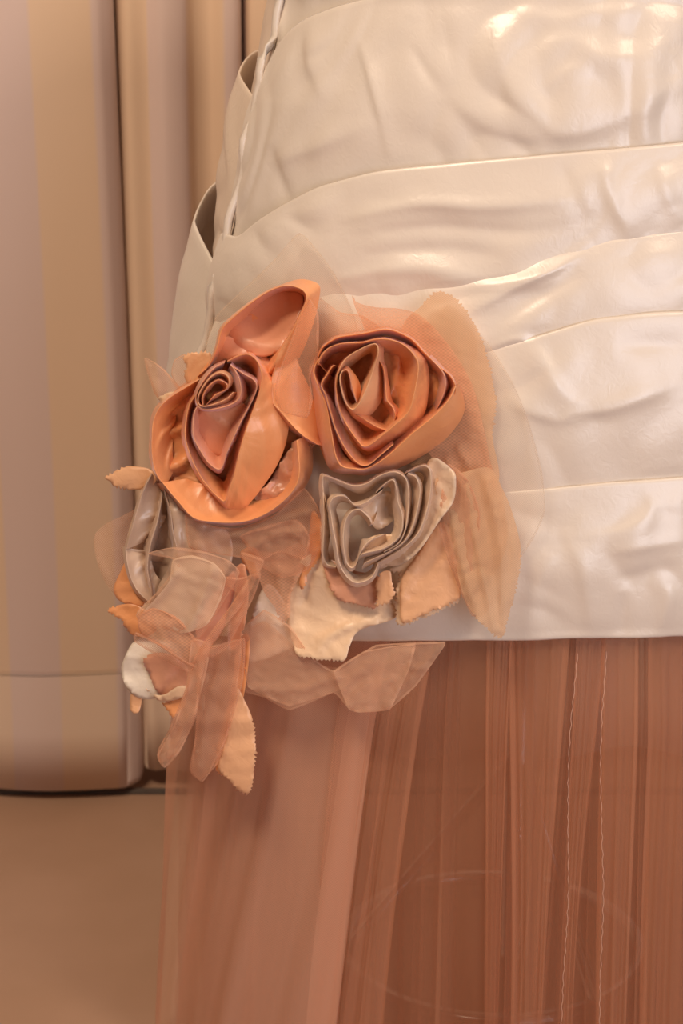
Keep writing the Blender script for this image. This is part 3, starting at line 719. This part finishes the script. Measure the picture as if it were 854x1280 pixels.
ribbon('petal', r2, 'peach_light', [(420, 482, 34, 8, 1.8), (422, 468, 36, 8, 1.8), (427, 456, 37, 10, 1.8), (434, 447, 37, 12, 1.8), (448, 438, 38, 14, 1.8), (463, 431, 38, 14, 2.4), (471, 431, 38, 12, 3.6), (473, 442, 39, 12, 10), (468, 458, 39, 10, 15), (462, 476, 39, 8, 20), (454, 495, 39, 7, 24), (447, 507, 39, 7, 18), (441, 512, 39, 7, 8), (434, 506, 39, 6, 3), (428, 490, 39, 6, 2.4), (425, 473, 39, 5, 2.4), (428, 464, 39, 5, 2.4), (433, 462, 39, 4, 1.8)],
    (443, 478), hi=14, ho=15, crease=.3, seed=26, freq=1.4, roll=.6)
ribbon('petal', r2, 'peach', [(428, 464, 38, 3, 3), (434, 463, 39, 3, 5), (438, 472, 39, 3, 8), (442, 489, 38, 3, 10), (447, 504, 37, 3, 6)], (432, 486), hi=10, ho=8, crease=.2, seed=27, roll=.5)
ribbon('petal', r2, 'peach', [(475, 452, 29, 5, 4), (480, 462, 32, 6, 5), (482, 480, 32, 6, 5), (484, 500, 31, 6, 6), (490, 508, 31, 8, 7), (494, 518, 30, 8, 7), (493, 530, 26, 8, 6)], (455, 505), hi=12, ho=9, crease=.4, seed=28)
ribbon('petal', r2, 'peach', [(441, 516, 27, 6, 4), (452, 522, 30, 8, 5), (470, 533, 31, 8, 6), (484, 538, 30, 8, 6)], (468, 500), hi=8, ho=8, crease=.3, seed=29)

# ------------------------------------------------------------------ rose 3: silver rose, lower right
r3 = rose('wavy silver grey satin rose below the round peach one', 480, 655)
c3 = (466, 655)
patch('petal', r3, 'silver', [(536, 576, 20), (546, 573, 23), (563, 585, 25), (570, 596, 25), (567, 626, 24), (550, 650, 25), (528, 683, 25), (510, 701, 24), (490, 708, 19), (480, 700, 16), (500, 670, 16), (520, 630, 17), (530, 600, 18)], [(545, 610, 19), (535, 650, 20)], ripple=.9, seed=31,
    crease=[([(568, 596), (566, 626), (550, 650), (526, 684), (508, 700)], 4, 3.0), ([(533, 620), (548, 590), (560, 588)], 6, -2)], solid=.0008)
ribbon('petal', r3, 'silver', [(506, 592, 22, 8, 4), (521, 584, 25, 9, 3), (531, 582, 26, 10, 3), (538, 590, 26, 10, 4), (538, 614, 26, 11, 5), (532, 643, 26, 11, 6), (523, 666, 26, 10, 7), (508, 682, 26, 10, 9), (490, 694, 25, 10, 10), (470, 705, 23, 10, 8)], c3, hi=14, ho=14, deep=1.15, crease=.5, seed=32)
ribbon('petal', r3, 'silver', [(510, 592, 27, 7, 3), (520, 597, 28, 8, 3), (525, 612, 28, 9, 4), (521, 640, 28, 9, 4), (514, 662, 28, 9, 4), (504, 678, 28, 9, 4), (486, 690, 28, 9, 5), (466, 699, 28, 9, 6), (455, 705, 27, 9, 6), (452, 715, 25, 8, 6)], c3, hi=12, ho=10, deep=1.15, crease=.4, seed=33)
ribbon('petal', r3, 'silver', [(410, 640, 22, 8, 8), (404, 614, 26, 9, 6), (403, 598, 27, 10, 4), (407, 595, 28, 10, 4), (423, 601, 29, 10, 3), (441, 607, 29, 10, 3), (457, 605, 29, 10, 3), (474, 595, 29, 10, 3), (489, 590, 29, 10, 3), (500, 592, 29, 10, 3), (509, 602, 29, 9, 3), (511, 622, 29, 9, 4), (510, 642, 29, 9, 4), (506, 664, 29, 9, 4), (497, 680, 29, 9, 5), (480, 690, 28, 8, 5)], c3, hi=14, ho=12, deep=1.15, crease=.5, seed=34)
ribbon('petal', r3, 'silver', [(404, 598, 24, 6, 4), (404, 620, 26, 8, 4), (405, 650, 25, 9, 5), (404, 680, 24, 9, 5), (404, 696, 22, 9, 5), (409, 706, 20, 8, 6), (420, 709, 18, 6, 6)], (440, 655), hi=10, ho=14, deep=1.15, crease=.8, seed=35, roll=1)
ribbon('petal', r3, 'silver', [(479, 612, 29, 8, 4), (465, 623, 30, 8, 4), (455, 629, 31, 8, 4), (443, 631, 31, 9, 3), (432, 621, 31, 9, 3), (419, 621, 31, 9, 4), (412, 630, 31, 10, 4), (414, 645, 31, 10, 4), (416, 660, 31, 9, 4), (420, 681, 31, 9, 4), (424, 703, 30, 9, 5), (432, 719, 29, 9, 5), (443, 728, 28, 10, 5), (455, 727, 27, 10, 5), (466, 720, 26, 9, 5), (473, 704, 25, 7, 5)],
    (456, 665), hi=14, ho=11, deep=1.15, crease=.6, seed=36)
ribbon('petal', r3, 'silver', [(470, 616, 28, 6, 4), (480, 606, 30, 8, 3), (491, 600, 31, 9, 3), (496, 612, 31, 9, 3), (498, 628, 31, 9, 4), (503, 645, 31, 10, 4), (502, 664, 31, 10, 5), (493, 677, 31, 10, 5), (478, 686, 31, 9, 5), (458, 691, 31, 8, 5), (450, 695, 30, 8, 5), (447, 706, 29, 6, 5)], (460, 655), hi=15, ho=9, deep=1.15, crease=.5, seed=37)
ribbon('petal', r3, 'silver', [(472, 640, 22, 4, 3), (466, 655, 28, 5, 4), (461, 647, 30, 5, 4), (449, 637, 31, 6, 4), (438, 641, 31, 7, 4), (431, 654, 31, 8, 4), (429, 677, 31, 8, 4), (433, 702, 30, 8, 4), (440, 710, 30, 8, 4), (446, 704, 30, 7, 4), (452, 688, 30, 7, 4), (462, 676, 29, 7, 4), (480, 668, 26, 6, 4)], (448, 670), hi=14, ho=10, deep=1.15, crease=.4, seed=38)
patch('petal', r3, 'silver', [(446, 636, 27), (462, 622, 24), (480, 614, 20), (494, 618, 19), (496, 640, 18), (488, 654, 20), (472, 662, 24), (462, 652, 27)], [(474, 634, 27), (484, 636, 16)], ripple=.8, seed=39, crease=[([(486, 625), (480, 640), (490, 648)], 4, -3)])
patch('petal', r3, 'cream', [(452, 690, 27), (460, 674, 28), (474, 668, 26), (492, 668, 24), (500, 666, 24), (494, 678, 25), (476, 688, 27)], (), ripple=.3, seed=40)

# ------------------------------------------------------------------ rose 4: silver rose at the left edge, half under tulle
r4 = rose('drooping silver grey satin rose at far left, half veiled by tulle', 205, 680)
ribbon('petal', r4, 'silver_shaded', [(190, 592, 8), (180, 612, 11), (172, 636, 13), (164, 664, 14), (158, 687, 13)], (232, 655), di=36, do=3, hi=13, ho=8, deep=1.2, crease=1.2, seed=41, freq=1.2)
ribbon('petal', r4, 'silver_shaded', [(157, 684, 12), (159, 704, 15), (164, 724, 15), (173, 740, 15), (186, 753, 12)], (226, 700), di=30, do=3, hi=12, ho=8, deep=1.2, crease=1.2, seed=42, freq=1.2)
patch('petal', r4, 'silver_shaded', [(158, 687, 13), (172, 687, 9), (190, 689, 6), (204, 690, 6), (204, 700, 2), (188, 702, 0), (164, 700, 4)], ripple=.3, seed=46)
patch('base_petal', r4, 'silver_shaded', [(186, 600, -4), (205, 600, -2), (230, 650, -2), (232, 720, -2), (214, 770, -2), (190, 748, -3), (172, 730, -4), (166, 690, -5), (174, 640, -5)], ripple=.8, seed=47)
ribbon('petal', r4, 'silver_shaded', [(203, 618, 8, 6, 8), (197, 650, 12, 8, 8), (188, 680, 13, 8, 8), (184, 710, 13, 8, 8), (189, 736, 12, 8, 6), (192, 752, 8, 6, 6)], (235, 690), hi=12, ho=9, crease=1.2, seed=43, roll=1)
ribbon('petal', r4, 'silver_shaded', [(205, 610, 10, 8, 6), (213, 640, 14, 8, 6), (216, 665, 15, 10, 6), (222, 690, 15, 10, 6), (224, 715, 13, 10, 6)], (260, 680), hi=10, ho=12, crease=1.0, seed=44, roll=1)
patch('petal', r4, 'silver_shaded', [(204, 605, 8), (230, 640, 16), (256, 655, 18), (285, 665, 14), (290, 700, 14), (270, 740, 12), (235, 770, 10), (205, 770, 8), (196, 740, 8), (214, 700, 12), (214, 650, 13)], [(225, 690, 14), (250, 700, 16)], ripple=1.2, seed=45,
    crease=[([(216, 640), (222, 680), (214, 730)], 6, 4), ([(250, 660), (246, 710), (230, 760)], 7, 3), ([(232, 655), (234, 710)], 5, -3)], solid=.0008)

# ------------------------------------------------------------------ the spray of pinked leaves and tulle behind and below the roses
p0 = at(400, 700, 0)
spray = thing('leaf_spray', 'loose spray of pinked fabric leaves and gathered tulle scraps around the four roses', 'trimming', tuple(map(float, p0)))
def leaf(mat, outline, ctrl=(), label=None, name='leaf', **k):
    o = patch(name, spray, mat, outline, ctrl, **k)
    if label: o['label'] = label
    return o
def net(mat, outline, ctrl=(), label=None, **k):
    k.setdefault('solid', 0); k.setdefault('ripple', 1.6); k.setdefault('rfreq', 1.4); k.setdefault('fold', 2.2); k.setdefault('lin', .45)
    return leaf(mat, outline, ctrl, label, name='tulle_scrap', **k)
# --- on the satin, right
net('tulle_ivory', [(560, 380, 1), (610, 428, 2), (642, 480, 2), (662, 530, 2), (678, 590, 3), (681, 640, 4), (668, 672, 4), (648, 700, 4), (600, 740, 3), (540, 700, 3), (520, 560, 3), (530, 440, 2)], label='sheer ivory tulle lying on the satin', seed=51, ripple=.6,
    crease=[([(662, 530), (678, 590), (681, 640), (668, 672)], 3, 1.5)])
leaf('organza_beige', [(500, 420, 5.5), (527, 382, 4.5, 'z'), (546, 363, 5.5, 'z'), (569, 372, 6.5, 'z'), (590, 398, 5.5, 'z'), (606, 432, 4.5, 'z'), (615, 470, 4.5, 'z'), (621, 500, 4.5, 'z'), (616, 545, 4.5), (624, 600, 4.5), (600, 640, 5.5), (540, 620, 5.5), (500, 540, 5.5)], label='tan organza leaf with a pinked edge', seed=52, ripple=.5, solid=0, pink=1.7)
leaf('organza_beige', [(545, 600, 19.5), (580, 590, 19.5), (612, 585, 17.5), (628, 610, 16.5), (642, 645, 16.5), (652, 690, 16.5, 'z'), (648, 725, 16.5, 'z'), (638, 765, 16.5, 'z'), (628, 798, 17.5, 'z'), (610, 788, 18.5, 'z'), (592, 768, 18.5), (578, 740, 18.5), (566, 690, 19.5), (552, 640, 19.5)], label='tan organza leaf hanging to the satin hem', seed=53, ripple=.8, solid=0,
    crease=[([(582, 596), (596, 680), (618, 786)], 4, 3), ([(566, 640), (582, 710), (600, 776)], 4, 3), ([(610, 600), (628, 690), (630, 790)], 4, 3), ([(596, 596), (612, 680), (624, 780)], 4, -2), ([(625, 625), (642, 690), (638, 750)], 3, 2), ([(556, 610), (570, 680), (588, 750)], 3, 2.5)])
leaf('organza_peach', [(440, 368, 8.5, 'z'), (447, 378, 8.5), (470, 384, 8.5), (500, 386, 7.5), (528, 396, 7.5), (560, 430, 7.5), (590, 480, 7.5), (606, 540, 7.5), (614, 580, 7.5), (628, 620, 8.5), (634, 680, 8.5), (610, 720, 9.5), (580, 660, 10.5), (555, 600, 11.5), (520, 540, 8.5), (470, 470, 7.5), (456, 412, 7.5), (444, 384, 8.5)], label='rose net strip with a frayed tip behind the round rose', seed=54, ripple=1.0, solid=0,
    crease=[([(575, 560), (592, 600), (596, 680)], 5, 4), ([(560, 575), (580, 640), (590, 710)], 4, 3), ([(600, 560), (618, 640)], 5, -2)])
net('tulle_peach', [(560, 580, 20.5), (585, 600, 20.5), (600, 640, 18.5), (598, 700, 17.5), (612, 760, 16.5), (590, 770, 16.5), (560, 700, 18.5), (548, 650, 20.5)], seed=55, crease=[([(572, 590), (585, 640), (588, 720)], 4, 3)])
leaf('cream', [(487, 712, 11.5, 'z'), (500, 716, 12.5, 'z'), (496, 738, 13.5, 'z'), (494, 758, 13.5, 'z'), (496, 778, 14.5, 'z'), (505, 782, 14.5, 'z'), (540, 768, 12.5, 'z'), (574, 752, 9.5), (572, 715, 9.5), (564, 672, 10.5), (550, 655, 11.5), (525, 690, 12.5)], label='light peach leaf with a pinked lower edge under the silver rose', seed=56, ripple=.7, pink=1.9,
    crease=[([(548, 660), (520, 705), (498, 740)], 7, 3)])
leaf('peach_light', [(524, 690, 14.5), (548, 654, 14.5), (566, 660, 12.5), (574, 700, 11.5), (574, 748, 11.5, 'z'), (540, 764, 14.5, 'z'), (505, 780, 16.5), (500, 750, 16.5), (503, 722, 15.5)], label='peach leaf lying on the light peach one', seed=57, ripple=.8, pink=1.7, crease=[([(550, 665), (520, 710), (503, 745)], 6, 2.5)])
# --- under the silver rose
leaf('cream', [(376, 700, 16), (368, 722, 14, 'z'), (359, 748, 11, 'z'), (359, 778, 10), (366, 804, 14), (373, 820, 18, 'z'), (400, 824, 19, 'z'), (429, 827, 20), (438, 806, 17), (450, 788, 14), (494, 772, 9), (488, 750, 9), (462, 738, 11), (430, 715, 13), (404, 690, 15)], [(400, 735, 12), (410, 768, 9), (382, 770, 8), (395, 800, 15), (440, 765, 9)], label='large cream leaf with a frayed lower edge', seed=58, ripple=.6, pink=2.2,
    crease=[([(380, 752), (388, 720), (396, 705)], 4, -3), ([(400, 800), (430, 785), (470, 775)], 5, 2.5), ([(400, 812), (415, 795), (436, 782)], 4, 2)])
leaf('mauve', [(404, 696, 14), (406, 714, 15, 'z'), (413, 736, 16, 'z'), (424, 750, 16, 'z'), (450, 756, 16, 'z'), (468, 761, 15, 'z'), (474, 744, 15), (476, 722, 15), (440, 712, 15)], label='rosy leaf showing under the silver rose', seed=59, ripple=.6, pink=1.8)
leaf('peach_light', [(476, 716, 20, 'z'), (470, 730, 20, 'z'), (472, 745, 20, 'z'), (470, 758, 20, 'z'), (486, 754, 20, 'z'), (494, 742, 20, 'z'), (490, 728, 20), (488, 714, 19)], label='small pinked peach scrap', seed=60, ripple=.4, pink=1.6)
# --- upper left
net('tulle_ivory', [(258, 450, 2), (260, 415, 3), (272, 392, 3), (310, 356, 3), (345, 322, 3), (374, 291, 3), (396, 312, 3), (420, 345, 3), (442, 392, 3), (446, 430, 3), (380, 470, 3), (300, 460, 2)], label='sheer ivory tulle rising to a point above the large rose', seed=61, ripple=.6, crease=[([(374, 291), (396, 312), (420, 345), (442, 392)], 2.5, 1.5)])
net('tulle_peach', [(372, 352, 6), (400, 372, 6), (425, 390, 6), (455, 395, 5), (480, 420, 5), (430, 500, 8), (390, 560, 8), (360, 520, 8), (345, 470, 9), (362, 400, 8)], seed=62, ripple=.8)
leaf('peach_light', [(227, 446, 6, 'z'), (240, 440, 7, 'z'), (262, 440, 8), (264, 458, 8), (254, 476, 7), (240, 486, 6), (230, 470, 5, 'z'), (233, 458, 6, 'z')], label='small frayed peach leaf above the large rose', seed=63, ripple=.6, pink=1.9)
leaf('cream', [(196, 498, 5, 'z'), (206, 492, 6), (220, 490, 7), (214, 502, 7), (204, 508, 6, 'z')], label='frayed cream tip at the left of the large rose', seed=64, ripple=.3, pink=2)
net('tulle_pale', [(180, 448, 2), (192, 452, 3), (206, 462, 4), (226, 486, 6), (236, 500, 6), (206, 506, 5), (192, 490, 3)], seed=65)
net('tulle_pale', [(214, 468, 2), (218, 450, 2), (232, 442, 3), (240, 458, 5), (238, 480, 6), (224, 486, 5)], seed=66)
# --- left
leaf('peach_light', [(130, 597, 2, 'z'), (142, 590, 3, 'z'), (158, 583, 4), (186, 586, 6), (196, 598, 6), (186, 610, 5), (160, 612, 4, 'z'), (142, 608, 3, 'z'), (138, 602, 3)], [(160, 597, 7)], label='small pinked peach leaf sticking out at left', seed=67, ripple=.6, pink=1.8)
leaf('tulle_peach', [(117, 676, 1), (128, 658, 1), (150, 646, 3), (176, 636, 4), (190, 660, 3), (176, 720, 2), (160, 752, 2), (142, 742, 1), (126, 716, 1)], label='sheer peach petal at far left', seed=68, solid=0, name='tulle_scrap', crease=[([(120, 670), (122, 695), (135, 725)], 4, 3)])
leaf('peach', [(158, 702, 4), (150, 716, 3), (142, 735, 3), (146, 748, 4), (160, 756, 5), (178, 758, 6), (182, 738, 5), (170, 716, 4)], label='peach leaf behind the drooping silver rose', seed=69, ripple=.8)
leaf('peach', [(133, 762, 2, 'z'), (146, 757, 4), (164, 755, 6), (184, 764, 7), (196, 784, 8), (184, 796, 7), (162, 792, 6, 'z'), (152, 776, 4, 'z')], label='pinked peach leaf at the lower left edge', seed=70, ripple=.8)
leaf('white', [(170, 800, 2), (154, 826, 1), (152, 842, 1), (160, 862, 2), (176, 873, 4), (200, 872, 6), (220, 858, 7), (226, 820, 7), (200, 800, 5)], label='white organza leaf at the lower left', seed=71, ripple=.7)
leaf('peach_light', [(164, 866, 2), (172, 868, 3), (178, 870, 3), (173, 891, 3), (163, 888, 2)], seed=72, ripple=.2)
leaf('mauve', [(178, 828, 9, 'z'), (184, 819, 9), (206, 816, 10), (228, 826, 11), (240, 850, 11), (232, 872, 11), (214, 893, 11, 'z'), (207, 878, 10, 'z'), (192, 858, 10, 'z'), (186, 842, 9, 'z')], [(210, 845, 14)], label='rosy pinked leaf over the white one', seed=73, ripple=.8, crease=[([(232, 826), (214, 852), (202, 868)], 5, -3)])
leaf('cream', [(182, 860, 12, 'z'), (192, 868, 13), (206, 868, 14), (222, 858, 14), (234, 858, 13), (230, 870, 14), (214, 876, 14), (196, 875, 13, 'z')], label='frayed cream leaf tip', seed=74, ripple=.4, pink=1.6)
leaf('peach', [(202, 878, 11, 'z'), (214, 876, 12), (232, 872, 12), (230, 884, 12, 'z'), (216, 898, 12, 'z'), (208, 888, 11, 'z')], seed=75, ripple=.5, pink=1.8)
# --- the pair of rosy leaves in the middle
leaf('mauve', [(250, 824, 20), (245, 802, 24, 'z'), (246, 776, 26, 'z'), (260, 748, 27, 'z'), (284, 722, 25), (293, 714, 22), (294, 736, 12), (286, 764, 8), (277, 790, 10), (264, 808, 15)], label='upright rosy leaf with a pinked left edge', seed=76, ripple=.4, pink=1.6, lin=.4)
leaf('mauve', [(296, 708, 20), (306, 706, 24), (311, 742, 25), (306, 782, 24, 'z'), (298, 808, 20), (286, 812, 12), (285, 782, 3), (290, 746, 3)], label='rosy leaf folded beside a dark hollow', seed=77, ripple=.4, lin=.4)
# --- long leaf hanging lowest
leaf('peach', [(296, 800, 8), (312, 796, 10), (308, 850, 14), (298, 900, 15), (286, 948, 15), (276, 970, 13, 'z'), (268, 957, 11), (276, 912, 9), (290, 856, 8)], label='shaded half of the long hanging peach leaf', seed=78, ripple=.6)  # same leaf in a darker peach: the fold's shade is in the colour
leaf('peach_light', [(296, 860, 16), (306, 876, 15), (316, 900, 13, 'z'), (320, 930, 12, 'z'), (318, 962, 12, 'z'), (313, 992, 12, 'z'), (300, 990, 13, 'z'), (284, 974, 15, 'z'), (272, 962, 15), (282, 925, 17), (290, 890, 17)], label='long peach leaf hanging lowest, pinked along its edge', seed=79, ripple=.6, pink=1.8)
# --- tulle under the large rose
net('tulle_peach', [(232, 640, 22), (262, 656, 24), (300, 660, 24), (345, 642, 24), (380, 610, 21), (400, 640, 20), (402, 680, 20), (385, 712, 20), (352, 722, 21), (310, 700, 23), (270, 692, 23), (236, 684, 22)], seed=80, ripple=2.0, rfreq=2.0,
    crease=[([(250, 682), (290, 672), (330, 660), (380, 640)], 5, 4), ([(290, 700), (340, 672), (372, 668), (384, 700)], 4, 4), ([(240, 665), (300, 668)], 4, 2)])
net('tulle_peach', [(300, 670, 26), (340, 655, 26), (372, 650, 24), (388, 672, 23), (380, 700, 22), (350, 690, 24), (325, 700, 24)], seed=81, ripple=2.2, rfreq=2.2, crease=[([(305, 690), (340, 668), (375, 664)], 4, 4)])
leaf('organza_peach', [(318, 692, 17), (345, 690, 18), (372, 680, 17), (388, 690, 16, 'z'), (376, 716, 16, 'z'), (364, 742, 16), (362, 772, 16, 'z'), (352, 778, 16, 'z'), (342, 758, 17), (328, 735, 17)], label='rosy scrap with a pinked edge between the roses', seed=82, ripple=1.2, solid=0, crease=[([(345, 695), (350, 730), (356, 770)], 6, 3)])
leaf('peach', [(300, 690, 10), (318, 684, 12), (326, 700, 12), (322, 724, 10), (308, 712, 9)], seed=83, ripple=.5)
leaf('white', [(318, 760, 5), (336, 730, 6), (360, 760, 6), (375, 800, 6), (350, 816, 6), (322, 826, 6), (306, 820, 5)], label='pale organza leaf behind the cream one', seed=84, ripple=.8)
# --- big loop of tulle over the drooping silver rose
net('tulle_pale', [(184, 692, 24), (216, 684, 28), (250, 688, 30), (285, 700, 28), (300, 716, 26), (284, 745, 28), (256, 790, 28), (236, 806, 28), (210, 800, 26), (172, 774, 23), (172, 764, 23), (196, 740, 26), (212, 720, 27), (218, 700, 27)], label='pale tulle folded over the drooping silver rose', seed=85, ripple=.7,
    crease=[([(172, 768), (198, 744), (216, 726), (226, 700)], 5, 4), ([(285, 705), (262, 745), (240, 800)], 4, 3)])
net('organza_pale', [(216, 700, 31), (240, 694, 34), (268, 704, 35), (282, 722, 34), (276, 750, 33), (258, 782, 32), (226, 792, 31), (196, 782, 28), (176, 770, 27), (198, 744, 30), (212, 726, 32)], label='cream organza folded over the drooping silver rose', seed=86, ripple=.7, crease=[([(172, 770), (200, 742), (220, 716)], 4, 4), ([(268, 710), (252, 750), (236, 790)], 4, 3)])
net('organza_peach', [(172, 770, 29), (192, 760, 30), (222, 772, 31), (246, 800, 32), (256, 822, 32), (236, 832, 32), (206, 812, 31), (176, 792, 29)], label='peach fold of organza under the pale tulle', seed=87, solid=0)
net('tulle_peach', [(170, 790, 30), (200, 805, 33), (236, 828, 35), (254, 836, 35), (250, 846, 35), (226, 836, 34), (196, 820, 32), (168, 802, 30)], seed=88)
# --- long twist of tulle falling from the middle
net('tulle_peach', [(300, 690, 30), (330, 700, 31), (322, 720, 33), (306, 752, 34), (282, 782, 35), (262, 810, 35), (252, 850, 35), (244, 900, 35), (222, 942, 33), (200, 954, 31), (197, 938, 31), (212, 910, 33), (232, 860, 34), (244, 820, 34), (262, 792, 34), (290, 754, 33), (312, 718, 31)], label='twisted ribbon of peach tulle falling at the left', seed=89,
    crease=[([(318, 715), (290, 765), (256, 812), (246, 880), (210, 945)], 4, 5)])
net('tulle_peach', [(252, 812, 24), (280, 808, 24), (306, 798, 23), (304, 850, 22), (290, 900, 21), (272, 955, 21), (250, 975, 21), (237, 962, 21), (244, 920, 23), (246, 860, 24)], label='hanging strip of peach tulle', seed=90, crease=[([(280, 810), (262, 880), (250, 960)], 4, 4), ([(296, 810), (284, 880)], 4, 3)])
net('tulle_pale', [(240, 800, 33), (262, 806, 34), (258, 840, 35), (242, 900, 35), (226, 938, 34), (206, 960, 32), (196, 944, 31), (216, 910, 33), (232, 860, 33)], seed=91)
net('tulle_peach', [(262, 720, 31), (300, 722, 32), (326, 716, 33), (318, 745, 33), (300, 780, 33), (282, 812, 33), (262, 822, 33), (252, 812, 33), (280, 770, 33), (296, 742, 32)], seed=92, crease=[([(320, 720), (300, 770), (262, 818)], 4, 5)])
net('tulle_pale', [(246, 812, 22), (272, 806, 24), (302, 800, 22), (296, 862, 21), (284, 920, 19), (262, 966, 18), (252, 978, 18), (240, 962, 18), (246, 900, 21)], label='pale tulle strip hanging beside the long leaf', seed=96, lin=.5, crease=[([(262, 812), (254, 880), (246, 955)], 4, 3)])
# --- scraps hanging over the skirt below the hem
net('tulle_pale', [(300, 790, 10), (330, 762, 12), (362, 782, 14), (390, 822, 15), (417, 838, 15), (470, 806, 12), (557, 802, 10), (551, 815, 11), (520, 858, 14), (488, 886, 16), (452, 890, 17), (436, 886, 17), (417, 866, 16), (361, 883, 15), (310, 859, 13)], label='pale square of tulle hanging over the skirt', seed=93, ripple=1.4, lin=.75, crease=[([(420, 850), (480, 830), (540, 836)], 4, 4), ([(417, 839), (436, 886)], 3, 3), ([(310, 859), (370, 862), (425, 845)], 4, 3), ([(452, 890), (505, 856), (552, 808)], 4, 3)])
net('tulle_pale', [(296, 800, 7), (330, 776, 8), (360, 800, 9), (392, 830, 10), (430, 836, 10), (440, 852, 10), (412, 868, 10), (362, 888, 10), (330, 872, 9), (302, 862, 8)], seed=94, ripple=1.4, lin=.6)
net('tulle_pale', [(417, 839, 19), (455, 814, 18), (520, 804, 16), (512, 836, 17), (488, 887, 19), (450, 891, 20), (436, 887, 20)], seed=95, lin=.8, crease=[([(417, 839), (436, 887)], 3, 2), ([(486, 886), (514, 832)], 3, 3)])
net('tulle_peach', [(384, 372, 34), (398, 392, 33), (398, 436, 33), (388, 470, 33), (391, 500, 34), (384, 522, 34), (356, 516, 32), (344, 500, 32), (346, 472, 32), (364, 424, 34)], label='rose net drawn tightly between the two peach roses', seed=97, ripple=.4)
leaf('peach', [(390, 640, 16), (400, 650, 18), (404, 676, 18), (398, 700, 17, 'z'), (386, 716, 16, 'z'), (380, 736, 16), (374, 730, 16), (384, 690, 15)], label='deep peach scrap with a frayed edge wedged left of the silver rose', seed=98, ripple=.8, pink=1.6)
